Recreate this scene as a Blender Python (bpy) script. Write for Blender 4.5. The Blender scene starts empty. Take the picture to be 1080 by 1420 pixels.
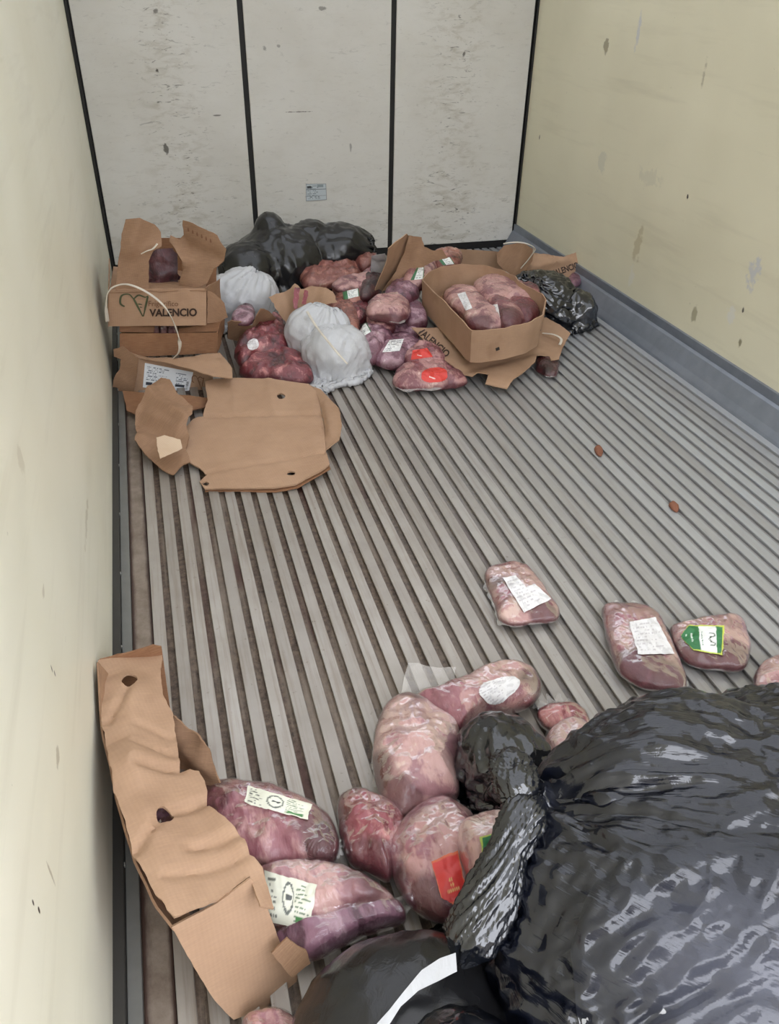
import bpy, bmesh, math, random
import numpy as np
from mathutils import Vector, Matrix
from mathutils.bvhtree import BVHTree
from mathutils.geometry import delaunay_2d_cdt

# ------------------------------------------------------------------ camera, world, light, exposure
SC = bpy.context.scene
COL = SC.collection
FOC = 1098.33                       # focal length in pixels of the 1080 x 1420 frame
CAM = np.array([0.238, 0.0, 1.4])   # left wall is x = 0, camera at y = 0, floor rails' top z = 0
R = np.array([[0.96070868, -0.14217676, 0.2383791],
              [-0.27697483, -0.54675552, 0.790154],
              [0.01799355, -0.82513282, -0.56465216]])   # columns: camera right, down, forward in world axes
cam_d = bpy.data.cameras.new('camera')
cam_o = bpy.data.objects.new('camera', cam_d)
COL.objects.link(cam_o)
cam_d.sensor_fit = 'HORIZONTAL'
cam_d.sensor_width = 36.0
cam_d.lens = 36.0 * FOC / 1080.0
cam_d.clip_start = 0.02
cam_o.matrix_world = Matrix(((R[0, 0], -R[0, 1], -R[0, 2], CAM[0]), (R[1, 0], -R[1, 1], -R[1, 2], CAM[1]),
                             (R[2, 0], -R[2, 1], -R[2, 2], CAM[2]), (0, 0, 0, 1)))
SC.camera = cam_o

W, D, HT, Y0 = 2.386, 4.578, 2.45, -0.62     # inner width, back wall, ceiling height, rear door opening

SKY = 6.2
ROOF = 0.26        # share of daylight the unseen roof is made to pass, to even the light
wd = bpy.data.worlds.new('sky')
SC.world = wd
wd.use_nodes = True
wn = wd.node_tree.nodes
wl = wd.node_tree.links
bg = wn['Background']
tc = wn.new('ShaderNodeTexCoord')
sx = wn.new('ShaderNodeSeparateXYZ')
rp = wn.new('ShaderNodeValToRGB')
wl.new(tc.outputs['Generated'], sx.inputs[0])
wl.new(sx.outputs['Z'], rp.inputs[0])
rp.color_ramp.elements[0].position = 0.0
rp.color_ramp.elements[0].color = (0.93, 0.945, 1.0, 1)
rp.color_ramp.elements[1].position = 0.7
rp.color_ramp.elements[1].color = (0.89, 0.92, 1.0, 1)
wl.new(rp.outputs[0], bg.inputs['Color'])
bg.inputs['Strength'].default_value = SKY

pl = bpy.data.lights.new('door_portal', 'AREA')
pl.shape = 'RECTANGLE'
pl.size = W
pl.size_y = HT
pl.cycles.is_portal = True
po = bpy.data.objects.new('door_portal', pl)
po.location = (W / 2, Y0, HT / 2)
po.rotation_euler = (math.radians(90), 0, 0)      # looks along +y, into the box
COL.objects.link(po)

SC.view_settings.view_transform = 'Standard'
SC.view_settings.look = 'None'
SC.view_settings.gamma = 1.0
SC.view_settings.use_curve_mapping = False
SC.view_settings.exposure = 0.06
SC.cycles.diffuse_bounces = 6
SC.cycles.max_bounces = 14
SC.cycles.transparent_max_bounces = 16


# ------------------------------------------------------------------ helpers: points, noise
def ray(px, py):
    return R @ np.array([px - 540.0, py - 710.0, FOC])


def P(px, py, z=0.0):
    d = ray(px, py)
    return CAM + d * ((z - CAM[2]) / d[2])


def PY(px, py, y):
    d = ray(px, py)
    return CAM + d * ((y - CAM[1]) / d[1])


def PX(px, py, x):
    d = ray(px, py)
    return CAM + d * ((x - CAM[0]) / d[0])


def PPL(px, py, o, n):
    d = ray(px, py)
    return CAM + d * (np.dot(o - CAM, n) / np.dot(d, n))


def unit(v):
    v = np.asarray(v, float)
    return v / max(np.linalg.norm(v), 1e-12)


def s2l(r, g, b):
    f = lambda c: (c / 255) / 12.92 if c / 255 <= 0.04045 else ((c / 255 + 0.055) / 1.055) ** 2.4
    return (f(r), f(g), f(b), 1.0)


_perm = np.random.RandomState(7).permutation(256)
_perm = np.concatenate([_perm, _perm, _perm])
_grad = np.random.RandomState(8).normal(size=(256, 3))
_grad /= np.linalg.norm(_grad, axis=1)[:, None]


def perlin(p, seed=0):
    p = np.asarray(p, float) + np.array([seed * 17.31, seed * 5.77, seed * 9.13])
    i = np.floor(p).astype(int)
    f = p - i
    u = f * f * f * (f * (f * 6 - 15) + 10)
    i &= 255
    out = 0
    for dx in (0, 1):
        for dy in (0, 1):
            for dz in (0, 1):
                h = _perm[_perm[_perm[i[:, 0] + dx] + i[:, 1] + dy] + i[:, 2] + dz]
                g = _grad[h]
                d = f - np.array([dx, dy, dz])
                w = (u[:, 0] if dx else 1 - u[:, 0]) * (u[:, 1] if dy else 1 - u[:, 1]) * (u[:, 2] if dz else 1 - u[:, 2])
                out = out + w * (g * d).sum(1)
    return out * 1.5


def fbm(p, seed=0, octv=3, gain=0.5):
    s, a = 0, 1.0
    p = np.asarray(p, float)
    for k in range(octv):
        s = s + a * perlin(p * (2 ** k), seed + k * 3)
        a *= gain
    return s


def ridge(p, seed=0, octv=2):
    s, a = 0, 1.0
    p = np.asarray(p, float)
    for k in range(octv):
        s = s + a * (1 - 2.2 * np.abs(perlin(p * (2 ** k), seed + k * 5)))
        a *= 0.5
    return s


# ------------------------------------------------------------------ helpers: objects
def link(name, me, parent=None, mat=None):
    o = bpy.data.objects.new(name, me)
    COL.objects.link(o)
    if parent is not None:
        o.parent = parent
        o.location = -Vector(world_loc(parent))      # all meshes are written in world metres
    if mat is not None:
        for m in (mat if isinstance(mat, (list, tuple)) else [mat]):
            me.materials.append(m)
    return o


def world_loc(o):
    v = Vector((0, 0, 0))
    while o is not None:
        v = v + o.location
        o = o.parent
    return v


def mesh(name, V, F, parent=None, mat=None, uv=None, smooth=True, attrs=None):
    me = bpy.data.meshes.new(name)
    me.from_pydata([tuple(map(float, v)) for v in V], [], [tuple(int(i) for i in f) for f in F])
    if uv is not None:
        l = me.uv_layers.new(name='UVMap')
        idx = np.empty(len(me.loops), int)
        me.loops.foreach_get('vertex_index', idx)
        l.data.foreach_set('uv', np.asarray(uv, float)[idx].ravel())
    if attrs:
        for k, a in attrs.items():
            a = np.asarray(a, float)
            if a.ndim == 1:
                at = me.attributes.new(k, 'FLOAT', 'POINT')
                at.data.foreach_set('value', a)
            else:
                at = me.attributes.new(k, 'FLOAT_COLOR', 'POINT')
                at.data.foreach_set('color', np.c_[a, np.ones(len(a))].ravel())
    if smooth:
        me.polygons.foreach_set('use_smooth', [True] * len(me.polygons))
    me.update()
    return link(name, me, parent, mat)


def thing(name, label, cat, loc, group=None):
    o = bpy.data.objects.new(name, None)
    COL.objects.link(o)
    o.location = Vector([float(c) for c in loc])
    o.empty_display_size = 0.05
    o['label'] = label
    o['category'] = cat
    if group:
        o['group'] = group
    return o


def tag(o, label, cat, group=None):
    o['label'] = label
    o['category'] = cat
    if group:
        o['group'] = group
    return o


def structure(o):
    o['kind'] = 'structure'
    return o


def box(V, F, x0, x1, y0, y1, z0, z1):
    b = len(V)
    V += [(x0, y0, z0), (x1, y0, z0), (x1, y1, z0), (x0, y1, z0), (x0, y0, z1), (x1, y0, z1), (x1, y1, z1), (x0, y1, z1)]
    F += [(b, b + 3, b + 2, b + 1), (b + 4, b + 5, b + 6, b + 7), (b, b + 1, b + 5, b + 4), (b + 1, b + 2, b + 6, b + 5),
          (b + 2, b + 3, b + 7, b + 6), (b + 3, b, b + 4, b + 7)]


def boxobj(name, dims, parent=None, mat=None, bevel=0.0):
    V, F = [], []
    box(V, F, *dims)
    o = mesh(name, V, F, parent, mat, smooth=False)
    if bevel:
        m = o.modifiers.new('bevel', 'BEVEL')
        m.width = bevel
        m.segments = 2
    return o


def catmull(pts, n, closed=True):
    pts = np.asarray(pts, float)
    m = len(pts)
    out = []
    segs = m if closed else m - 1
    for t in np.linspace(0, segs, n, endpoint=not closed):
        i = min(int(t), segs - 1)
        f = t - i
        g = (lambda k: pts[k % m]) if closed else (lambda k: pts[min(max(k, 0), m - 1)])
        p0, p1, p2, p3 = g(i - 1), g(i), g(i + 1), g(i + 2)
        out.append(0.5 * (2 * p1 + (p2 - p0) * f + (2 * p0 - 5 * p1 + 4 * p2 - p3) * f * f + (3 * p1 - p0 - 3 * p2 + p3) * f ** 3))
    return np.array(out)


def arcres(pts, n, closed=True):
    """resample a polyline to n points, equal arc length"""
    pts = np.asarray(pts, float)
    q = np.vstack([pts, pts[:1]]) if closed else pts
    d = np.r_[0, np.cumsum(np.linalg.norm(np.diff(q, axis=0), axis=1))]
    t = np.linspace(0, d[-1], n, endpoint=not closed)
    return np.stack([np.interp(t, d, q[:, k]) for k in range(q.shape[1])], 1)


def tube(name, pts, r, parent=None, mat=None, n=8, flat=1.0, res=48, up=(0, 0, 1)):
    """swept tube or flat band (flat < 1 squashes it along the frame's second axis)"""
    c = catmull(pts, res, closed=False)
    V, F = [], []
    for i, p in enumerate(c):
        t = unit(c[min(i + 1, res - 1)] - c[max(i - 1, 0)])
        a = np.cross(t, up)
        a = unit(a) if np.linalg.norm(a) > 1e-3 else unit(np.cross(t, (1, 0, 0)))
        b = np.cross(a, t)
        for k in range(n):
            w = 2 * math.pi * k / n
            V.append(p + r * math.cos(w) * a + r * flat * math.sin(w) * b)
    for i in range(res - 1):
        for k in range(n):
            k2 = (k + 1) % n
            F.append((i * n + k, i * n + k2, (i + 1) * n + k2, (i + 1) * n + k))
    F += [tuple(range(n - 1, -1, -1)), tuple((res - 1) * n + k for k in range(n))]
    return mesh(name, V, F, parent, mat)


def inpoly(p, poly):
    x, y = p[:, 0], p[:, 1]
    c = np.zeros(len(p), bool)
    j = len(poly) - 1
    for i in range(len(poly)):
        xi, yi, xj, yj = *poly[i], *poly[j]
        c ^= ((yi > y) != (yj > y)) & (x < (xj - xi) * (y - yi) / ((yj - yi) if yj != yi else 1e-12) + xi)
        j = i
    return c


def bvh_of(V, F):
    return BVHTree.FromPolygons([tuple(v) for v in V], [tuple(int(i) for i in f) for f in F])


def rayhit(bvh, px, py, off, fallback=None):
    d = ray(px, py)
    d = d / np.linalg.norm(d)
    h, n, i, t = bvh.ray_cast(Vector(CAM), Vector(d))
    if h is None:
        return None
    n = np.array(n)
    if np.dot(n, d) > 0:
        n = -n
    return np.array(h) + n * off


# ------------------------------------------------------------------ helpers: node materials
class Mat:
    def __init__(s, name):
        s.m = bpy.data.materials.new(name)
        s.m.use_nodes = True
        s.t = s.m.node_tree
        s.b = s.t.nodes['Principled BSDF']
        s.out = s.t.nodes['Material Output']

    def n(s, typ, ins=None, **props):
        nd = s.t.nodes.new('ShaderNode' + typ)
        for k, v in props.items():
            setattr(nd, k, v)
        for k, v in (ins or {}).items():
            s.put(nd.inputs[k], v)
        return nd

    def put(s, sock, v):
        if hasattr(v, 'is_output') or isinstance(v, bpy.types.NodeSocket):
            s.t.links.new(v, sock)
        elif isinstance(v, bpy.types.Node):
            s.t.links.new(v.outputs[0], sock)
        else:
            sock.default_value = v

    def set(s, **kw):
        for k, v in kw.items():
            s.put(s.b.inputs[k.replace('_', ' ')], v)
        return s

    def noise(s, vec, scale, detail=3, rough=0.55, dist=0.0):
        return s.n('TexNoise', {'Vector': vec, 'Scale': scale, 'Detail': detail, 'Roughness': rough, 'Distortion': dist}).outputs[0]

    def mapv(s, vec, scale=(1, 1, 1), loc=(0, 0, 0), rot=(0, 0, 0)):
        return s.n('Mapping', {'Vector': vec, 'Scale': scale, 'Location': loc, 'Rotation': rot}).outputs[0]

    def math(s, op, a, b=0.0, c=0.0, clamp=False):
        nd = s.n('Math', operation=op, use_clamp=clamp)
        s.put(nd.inputs[0], a)
        s.put(nd.inputs[1], b)
        s.put(nd.inputs[2], c)
        return nd.outputs[0]

    def ramp(s, fac, stops, interp='LINEAR'):
        nd = s.n('ValToRGB', {'Fac': fac})
        cr = nd.color_ramp
        cr.interpolation = interp
        while len(cr.elements) < len(stops):
            cr.elements.new(0.5)
        for e, (p, c) in zip(cr.elements, stops):
            e.position = p
            e.color = c if hasattr(c, '__len__') else (c, c, c, 1)
        return nd.outputs[0]

    def mix(s, fac, a, b, mode='MIX'):
        nd = s.n('Mix', data_type='RGBA', blend_type=mode)
        s.put(nd.inputs[0], fac)
        s.put(nd.inputs[6], a)
        s.put(nd.inputs[7], b)
        return nd.outputs[2]

    def bump(s, height, strength=0.5, dist=0.005, normal=None):
        ins = {'Height': height, 'Strength': strength, 'Distance': dist}
        if normal is not None:
            ins['Normal'] = normal
        return s.n('Bump', ins).outputs[0]

    def pos(s):
        return s.n('NewGeometry').outputs['Position']

    def uv(s):
        return s.n('UVMap').outputs[0]

    def attr(s, name, out='Fac'):
        return s.n('Attribute', attribute_name=name).outputs[out]

    def rand(s):
        return s.n('ObjectInfo').outputs['Random']


def stains(M, vec, axes, base, lst):
    """lay separate marks on a surface: lst of (a, b, ra, rb, colour, strength) in metres along two axes"""
    sep = M.n('SeparateXYZ', {0: vec})
    A, B = sep.outputs[axes[0]], sep.outputs[axes[1]]
    nz = M.noise(vec, 22, 4, 0.65)
    col = base
    for a, b, ra, rb, c, st in lst:
        da = M.math('DIVIDE', M.math('SUBTRACT', A, a), ra)
        db = M.math('DIVIDE', M.math('SUBTRACT', B, b), rb)
        d = M.math('SQRT', M.math('ADD', M.math('MULTIPLY', da, da), M.math('MULTIPLY', db, db)))
        v = M.math('ADD', M.math('SUBTRACT', 1.0, d), M.math('MULTIPLY', M.math('SUBTRACT', nz, 0.5), 3.2))
        f = M.math('MULTIPLY', M.math('MULTIPLY', v, 2.5, clamp=True), st)
        inside = M.math('LESS_THAN', d, 1.8)
        col = M.mix(M.math('MULTIPLY', f, inside), col, c)
    return col

# ------------------------------------------------------------------ materials of the box body
def m_wall(name, col, col2, marks, axes, sc_along):
    M = Mat(name)
    p = M.pos()
    big = M.noise(p, 1.7, 3)
    st = M.noise(M.mapv(p, (9, 1.2, 14) if sc_along == 'y' else (1.2, 9, 30)), 1.0, 4, 0.6)
    c = M.mix(M.ramp(big, [(0.35, 0.0), (0.7, 1.0)]), col, col2)
    c = M.mix(M.ramp(st, [(0.55, 0.0), (0.75, 0.22)]), c, s2l(168, 160, 138))
    fine = M.noise(p, 26, 5, 0.7)
    c = M.mix(M.ramp(fine, [(0.69, 0.0), (0.74, 0.55)]), c, s2l(120, 112, 92))
    c = stains(M, p, axes, c, marks)
    wave = M.noise(M.mapv(p, (3, 1.1, 2.2)), 1.6, 2)
    nrm = M.bump(wave, 0.35, 0.03, M.bump(M.noise(p, 130, 3), 0.08, 0.002))
    M.set(Base_Color=c, Roughness=0.42, Normal=nrm)
    M.b.inputs['Specular IOR Level'].default_value = 0.35
    return M.m


def wm(px, py, rx, ry, c, s, X=None):
    q = PX(px, py, X)
    return (q[1], q[2], rx, ry, c, s)


GREYP, DARKP, WHITEP = s2l(192, 192, 192), s2l(58, 52, 44), s2l(214, 212, 204)
right_marks = [wm(1043, 380, .036, .060, GREYP, .9, W), wm(885, 45, .018, .07, GREYP, .9, W), wm(840, 66, .022, .04, s2l(120, 108, 80), .7, W),
               wm(1012, 440, .03, .05, WHITEP, .7, W), wm(1030, 430, .008, .012, DARKP, .9, W), wm(1026, 475, .010, .02, s2l(110, 100, 70), .8, W),
               wm(953, 273, .008, .016, DARKP, 1, W), wm(875, 385, .02, .06, WHITEP, .5, W), wm(835, 225, .04, .05, s2l(190, 188, 172), .5, W),
               wm(748, 190, .006, .02, DARKP, .9, W), wm(962, 435, .02, .03, s2l(130, 122, 90), .6, W), wm(976, 105, .012, .05, s2l(135, 125, 95), .5, W),
               wm(885, 335, .03, .09, s2l(165, 150, 112), .5, W), wm(900, 245, .10, .04, s2l(196, 192, 172), .5, W)]
left_marks = [wm(72, 928, .003, .007, DARKP, .9, 0), wm(76, 934, .003, .006, DARKP, .9, 0), wm(46, 1252, .003, .008, DARKP, 1, 0), wm(54, 1262, .003, .007, DARKP, 1, 0),
              wm(80, 1050, .02, .010, s2l(150, 142, 120), .6, 0), wm(30, 640, .02, .03, s2l(178, 170, 148), .4, 0), wm(70, 1210, .004, .03, s2l(130, 118, 92), .6, 0),
              wm(60, 820, .02, .008, s2l(160, 150, 125), .5, 0), wm(120, 720, .10, .012, s2l(170, 162, 135), .5, 0)]
MAT_RIGHT = m_wall('cream_panel_right', s2l(220, 214, 188), s2l(212, 206, 180), right_marks, ('Y', 'Z'), 'y')
MAT_LEFT = m_wall('cream_panel_left', s2l(226, 223, 206), s2l(220, 216, 196), left_marks, ('Y', 'Z'), 'y')


def m_back():
    M = Mat('white_bulkhead')
    p = M.pos()
    sep = M.n('SeparateXYZ', {0: p})
    X, Z = sep.outputs['X'], sep.outputs['Z']
    c = M.mix(M.ramp(M.noise(p, 2.2, 3), [(0.35, 0.0), (0.7, 1.0)]), s2l(216, 214, 208), s2l(206, 203, 195))
    # two scuffed columns where pallets have rubbed, and low scuffs
    band = None
    for cx_, w_ in ((0.43, 0.20), (0.36, 0.08), (1.93, 0.22), (2.02, 0.10)):
        f = M.math('SUBTRACT', 1.0, M.math('DIVIDE', M.math('ABSOLUTE', M.math('SUBTRACT', X, cx_)), w_), clamp=True)
        band = f if band is None else M.math('MAXIMUM', band, f)
    low = M.ramp(Z, [(0.1, 0.55), (0.55, 0.12)])
    mask = M.math('ADD', M.math('MULTIPLY', band, 0.7), low, clamp=True)
    smear = M.noise(M.mapv(p, (9, 9, 26)), 1.0, 6, 0.72, 0.6)
    dash = M.noise(M.mapv(p, (16, 16, 60)), 1.0, 4, 0.7, 1.2)
    f1 = M.math('MULTIPLY', M.ramp(smear, [(0.49, 0.0), (0.68, 0.6)]), mask)
    f2 = M.math('MULTIPLY', M.ramp(dash, [(0.60, 0.0), (0.68, 0.9)]), M.math('ADD', M.math('MULTIPLY', mask, 0.9), 0.08))
    c = M.mix(f1, c, s2l(150, 140, 118))
    c = M.mix(f2, c, s2l(70, 66, 58))
    q = lambda px, py: PY(px, py, D)
    mk = []
    for px, py, ra, rb, s in ((415, 155, .07, .003, .8), (218, 98, .012, .012, .9), (215, 15, .015, .012, .7), (230, 205, .012, .03, .8), (448, 12, .02, .008, .6),
                              (367, 67, .012, .016, .5), (386, 64, .012, .008, .5), (643, 75, .012, .02, .8), (486, 205, .006, .03, .5), (300, 160, .02, .004, .7)):
        t = q(px, py)
        mk.append((t[0], t[2], ra, rb, DARKP, s))
    c = stains(M, p, ('X', 'Z'), c, mk)
    M.set(Base_Color=c, Roughness=0.5, Normal=M.bump(M.noise(p, 60, 3), 0.12, 0.003))
    return M.m


def plain(name, col, rough=0.5, metal=0.0, bump=0.0, bs=60):
    M = Mat(name)
    p = M.pos()
    c = M.mix(M.ramp(M.noise(p, 14, 4), [(0.3, 0.0), (0.75, 0.5)]), col, tuple(x * 0.6 for x in col[:3]) + (1,))
    M.set(Base_Color=c, Roughness=rough, Metallic=metal)
    if bump:
        M.set(Normal=M.bump(M.noise(p, bs, 3), bump, 0.003))
    return M.m


def m_rail():
    M = Mat('worn_aluminium_rail')
    p = M.pos()
    X = M.n('SeparateXYZ', {0: p}).outputs['X']
    r = M.rand()
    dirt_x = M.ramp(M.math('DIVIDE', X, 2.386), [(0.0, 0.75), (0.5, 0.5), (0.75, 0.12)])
    streak = M.noise(M.mapv(p, (70, 2.5, 70)), 1.0, 4, 0.65)
    blot = M.noise(p, 6, 4, 0.6)
    c = M.mix(M.ramp(blot, [(0.3, 0.0), (0.75, 1.0)]), s2l(172, 166, 159), s2l(154, 147, 139))
    c = M.mix(M.ramp(M.math('DIVIDE', X, 2.386), [(0.35, 0.0), (0.8, 0.85)]), c, s2l(176, 180, 185))  # bluer to the right: cleaner metal, plus sky reflection put into the colour
    c = M.mix(M.math('MULTIPLY', r, 0.4), c, s2l(132, 125, 118))
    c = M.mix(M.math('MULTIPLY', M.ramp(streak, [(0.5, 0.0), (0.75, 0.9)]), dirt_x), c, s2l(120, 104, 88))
    spot = M.noise(p, 45, 4, 0.7)
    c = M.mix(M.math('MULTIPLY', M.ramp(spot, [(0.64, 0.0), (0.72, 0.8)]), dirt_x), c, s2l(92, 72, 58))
    grain = M.noise(M.mapv(p, (260, 6, 260)), 1.0, 2)
    M.set(Base_Color=c, Metallic=0.35, Roughness=M.ramp(blot, [(0.3, 0.28), (0.7, 0.42)]), Normal=M.bump(grain, 0.12, 0.001))
    return M.m


def m_groove():
    M = Mat('grimy_floor_channel')
    p = M.pos()
    X = M.n('SeparateXYZ', {0: p}).outputs['X']
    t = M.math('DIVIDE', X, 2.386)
    n1 = M.noise(M.mapv(p, (20.2, 1.3, 0.3)), 1.0, 5, 0.7)
    n2 = M.noise(p, 60, 5, 0.75)
    grime = M.mix(M.ramp(n2, [(0.35, 0.0), (0.65, 1.0)]), s2l(50, 36, 28), s2l(112, 95, 80))
    grime = M.mix(M.ramp(n1, [(0.48, 0.0), (0.62, 0.75)]), grime, s2l(132, 119, 106))
    blood = M.noise(M.mapv(p, (14, 1.5, 14)), 1.0, 3, 0.6)
    grime = M.mix(M.ramp(blood, [(0.58, 0.0), (0.68, 0.75)]), grime, s2l(66, 30, 24))
    clean = s2l(156, 154, 150)
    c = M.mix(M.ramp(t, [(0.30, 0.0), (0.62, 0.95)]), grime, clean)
    M.set(Base_Color=c, Roughness=0.55, Normal=M.bump(n2, 0.5, 0.004))
    return M.m


def m_plank():
    M = Mat('dirty_gutter_plate')
    p = M.pos()
    n1 = M.noise(p, 16, 5, 0.7)
    n2 = M.noise(M.mapv(p, (30, 5, 30)), 1.0, 5, 0.7)
    X = M.n('SeparateXYZ', {0: p}).outputs['X']
    edge = M.math('DIVIDE', M.math('ABSOLUTE', M.math('SUBTRACT', X, 0.0715)), 0.026)
    f = M.math('ADD', M.math('MULTIPLY', M.math('POWER', edge, 3.0), 0.6), M.math('MULTIPLY', n2, 0.6))
    c = M.mix(M.ramp(n1, [(0.35, 0.0), (0.7, 1.0)]), s2l(134, 122, 110), s2l(100, 86, 74))
    c = M.mix(M.ramp(f, [(0.36, 0.0), (0.62, 1.0)]), c, s2l(56, 36, 28))
    M.set(Base_Color=c, Roughness=0.6, Normal=M.bump(n1, 0.4, 0.004))
    return M.m


MAT_BACK = m_back()
MAT_RAIL, MAT_GROOVE, MAT_PLANK = m_rail(), m_groove(), m_plank()
MAT_SEAL = plain('black_sealant', s2l(26, 25, 24), 0.6)
MAT_ALU = plain('grey_aluminium_kick', s2l(138, 144, 154), 0.40, 0.5, 0.1)
MAT_ALU2 = plain('dull_aluminium_angle', s2l(120, 120, 116), 0.5, 0.4, 0.1)
MAT_DARKALU = plain('dark_corner_angle', s2l(56, 54, 50), 0.6, 0.2)
MAT_CEIL = plain('daylight_helper_roof', s2l(235, 233, 226), 0.5)  # unseen ceiling; translucency added to lift the light at the back
_t = MAT_CEIL.node_tree
_tr = _t.nodes.new('ShaderNodeBsdfTranslucent')
_tr.inputs[0].default_value = s2l(240, 242, 244)
_mx = _t.nodes.new('ShaderNodeMixShader')
_mx.inputs[0].default_value = ROOF
_t.links.new(_t.nodes['Principled BSDF'].outputs[0], _mx.inputs[1])
_t.links.new(_tr.outputs[0], _mx.inputs[2])
_t.links.new(_mx.outputs[0], _t.nodes['Material Output'].inputs['Surface'])
MAT_CONC = plain('concrete_yard', s2l(128, 124, 118), 0.9)
MAT_SCREW = plain('bright_screw', s2l(190, 190, 186), 0.35, 0.8)

# ------------------------------------------------------------------ the box body
floor = structure(boxobj("floor", (0.0, W, Y0, D + 0.06, -0.06, -0.0125), None, MAT_GROOVE))
# each rail is a T section: a wide cap on a narrower web
V, F = [], []
box(V, F, -0.0115, 0.0115, Y0, D - 0.004, -0.0125, -0.0045)
cw, rd = 0.0155, 0.0012
prof = [(-cw, -0.0045), (cw, -0.0045), (cw, -rd), (cw - rd, 0), (-cw + rd, 0), (-cw, -rd)]
b0 = len(V)
for y in (Y0, D - 0.004):
    V += [(x, y, z) for x, z in prof]
for k in range(6):
    k2 = (k + 1) % 6
    F.append((b0 + k, b0 + 6 + k, b0 + 6 + k2, b0 + k2)[::-1])
F += [tuple(b0 + k for k in range(6)), tuple(b0 + 11 - k for k in range(6))]
rail0 = mesh('rail', V, F, floor, MAT_RAIL, smooth=False)
rail0.location = (0.1135, 0, 0)
for k in range(1, 45):
    r = rail0.copy()
    COL.objects.link(r)
    r.location = (0.1135 + 0.0494 * k, 0, 0.0006 * math.sin(k * 2.3))
boxobj('gutter_plate', (0.046, 0.097, Y0, D - 0.004, -0.0125, -0.008), floor, MAT_PLANK, 0.002)

wall_left = structure(boxobj('wall_left', (-0.06, 0.0, Y0, D + 0.06, -0.06, HT), None, MAT_LEFT))
wall_right = structure(boxobj('wall_right', (W, W + 0.06, Y0, D + 0.06, -0.06, HT), None, MAT_RIGHT))
ceiling = structure(mesh('ceiling', [(-0.06, Y0, HT), (W + 0.06, Y0, HT), (W + 0.06, D + 0.06, HT), (-0.06, D + 0.06, HT)], [(0, 1, 2, 3)], None, MAT_CEIL, smooth=False))
for k in range(6):
    boxobj('roof_bow', (0.0, W, Y0 + 0.02 + k * 0.98, Y0 + 0.06 + k * 0.98, HT - 0.05, HT - 0.002), ceiling, MAT_ALU2)
wall_back = structure(boxobj('wall_back', (0.0, W, D + 0.012, D + 0.06, -0.0125, HT), None, MAT_SEAL))
seams = [0.010, (0.4055 + .17) * 1.4, (0.963 + .17) * 1.4, W - 0.010]
for i in range(3):
    boxobj('panel', (seams[i] + (0.014 if i else 0.012), seams[i + 1] - (0.014 if i < 2 else 0.010), D, D + 0.012, 0.040, HT - 0.01), wall_back, MAT_BACK, 0.003)

baseboard_right = structure(boxobj('baseboard_right', (W - 0.014, W, Y0, D - 0.002, 0.096, 0.134), None, MAT_ALU, 0.002))
V = []
for y in (Y0, D - 0.002):
    V += [(W - 0.014, y, 0.0965), (W - 0.024, y, 0.088), (W - 0.056, y, 0.030), (W - 0.072, y, 0.006), (W - 0.082, y, -0.0120), (W, y, -0.0120), (W, y, 0.0965)]
F = [(k, 7 + k, 7 + (k + 1) % 7, (k + 1) % 7)[::-1] for k in range(7)] + [tuple(range(6, -1, -1)), tuple(range(7, 14))]
mesh('kick_panel', V, F, baseboard_right, MAT_ALU, smooth=False)
baseboard_left = structure(boxobj('baseboard_left', (0.0, 0.020, Y0, D - 0.002, -0.0120, 0.012), None, MAT_DARKALU, 0.002))
boxobj('angle_strip', (0.0205, 0.045, Y0, D - 0.002, -0.0120, -0.002), baseboard_left, MAT_ALU2, 0.0015)
for k in range(16):
    y = -0.25 + k * 0.30
    boxobj('screw', (0.0195, 0.0225, y - 0.004, y + 0.004, 0.001, 0.009), baseboard_left, MAT_SCREW, 0.001)
trim1 = structure(boxobj('trim_1', (0.0, 0.013, D - 0.012, D + 0.012, 0.0, HT), None, MAT_SEAL, 0.003))
trim2 = structure(boxobj('trim_2', (W - 0.011, W, D - 0.012, D + 0.012, 0.134, HT), None, MAT_SEAL, 0.003))
MAT_SKY_BLOCKER = plain('grey_sky_blocker', s2l(120, 116, 110), 0.9)
sky_blocker = structure(boxobj('wall_sky_blocker', (-9, 11, -8.4, -8.0, -1.2, 3.4), None, MAT_SKY_BLOCKER))  # unseen wall added outside the door to block the low sky
yard = structure(boxobj('ground', (-8, 10, -14, Y0 - 0.02, -1.25, -1.15), None, MAT_CONC))

# ------------------------------------------------------------------ materials of the load
def m_kraft(name, a, b, flute=0.5):
    M = Mat(name)
    p, uv = M.pos(), M.uv()
    c = M.mix(M.ramp(M.noise(p, 7, 4, 0.6), [(0.3, 0.0), (0.72, 1.0)]), a, b)
    fib = M.noise(M.mapv(uv, (30, 400, 1)), 1.0, 3, 0.6)
    c = M.mix(M.ramp(fib, [(0.42, 0.0), (0.75, 0.20)]), c, s2l(205, 168, 130))
    flt = M.n('TexWave', {'Vector': uv, 'Scale': 42.0, 'Distortion': 0.6, 'Detail': 1.0}, wave_type='BANDS', bands_direction='X').outputs[1]
    c = M.mix(M.math('MULTIPLY', flt, 0.05), c, s2l(110, 78, 50))
    wet = M.noise(p, 4.2, 3, 0.6)
    c = M.mix(M.ramp(wet, [(0.64, 0.0), (0.78, 0.5)]), c, s2l(96, 62, 40))
    nrm = M.bump(M.noise(p, 34, 4, 0.6), 0.25, 0.006, M.bump(flt, flute * 0.05, 0.0015))
    M.set(Base_Color=c, Roughness=0.72, Normal=nrm)
    M.b.inputs['Specular IOR Level'].default_value = 0.25
    return M.m


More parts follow.
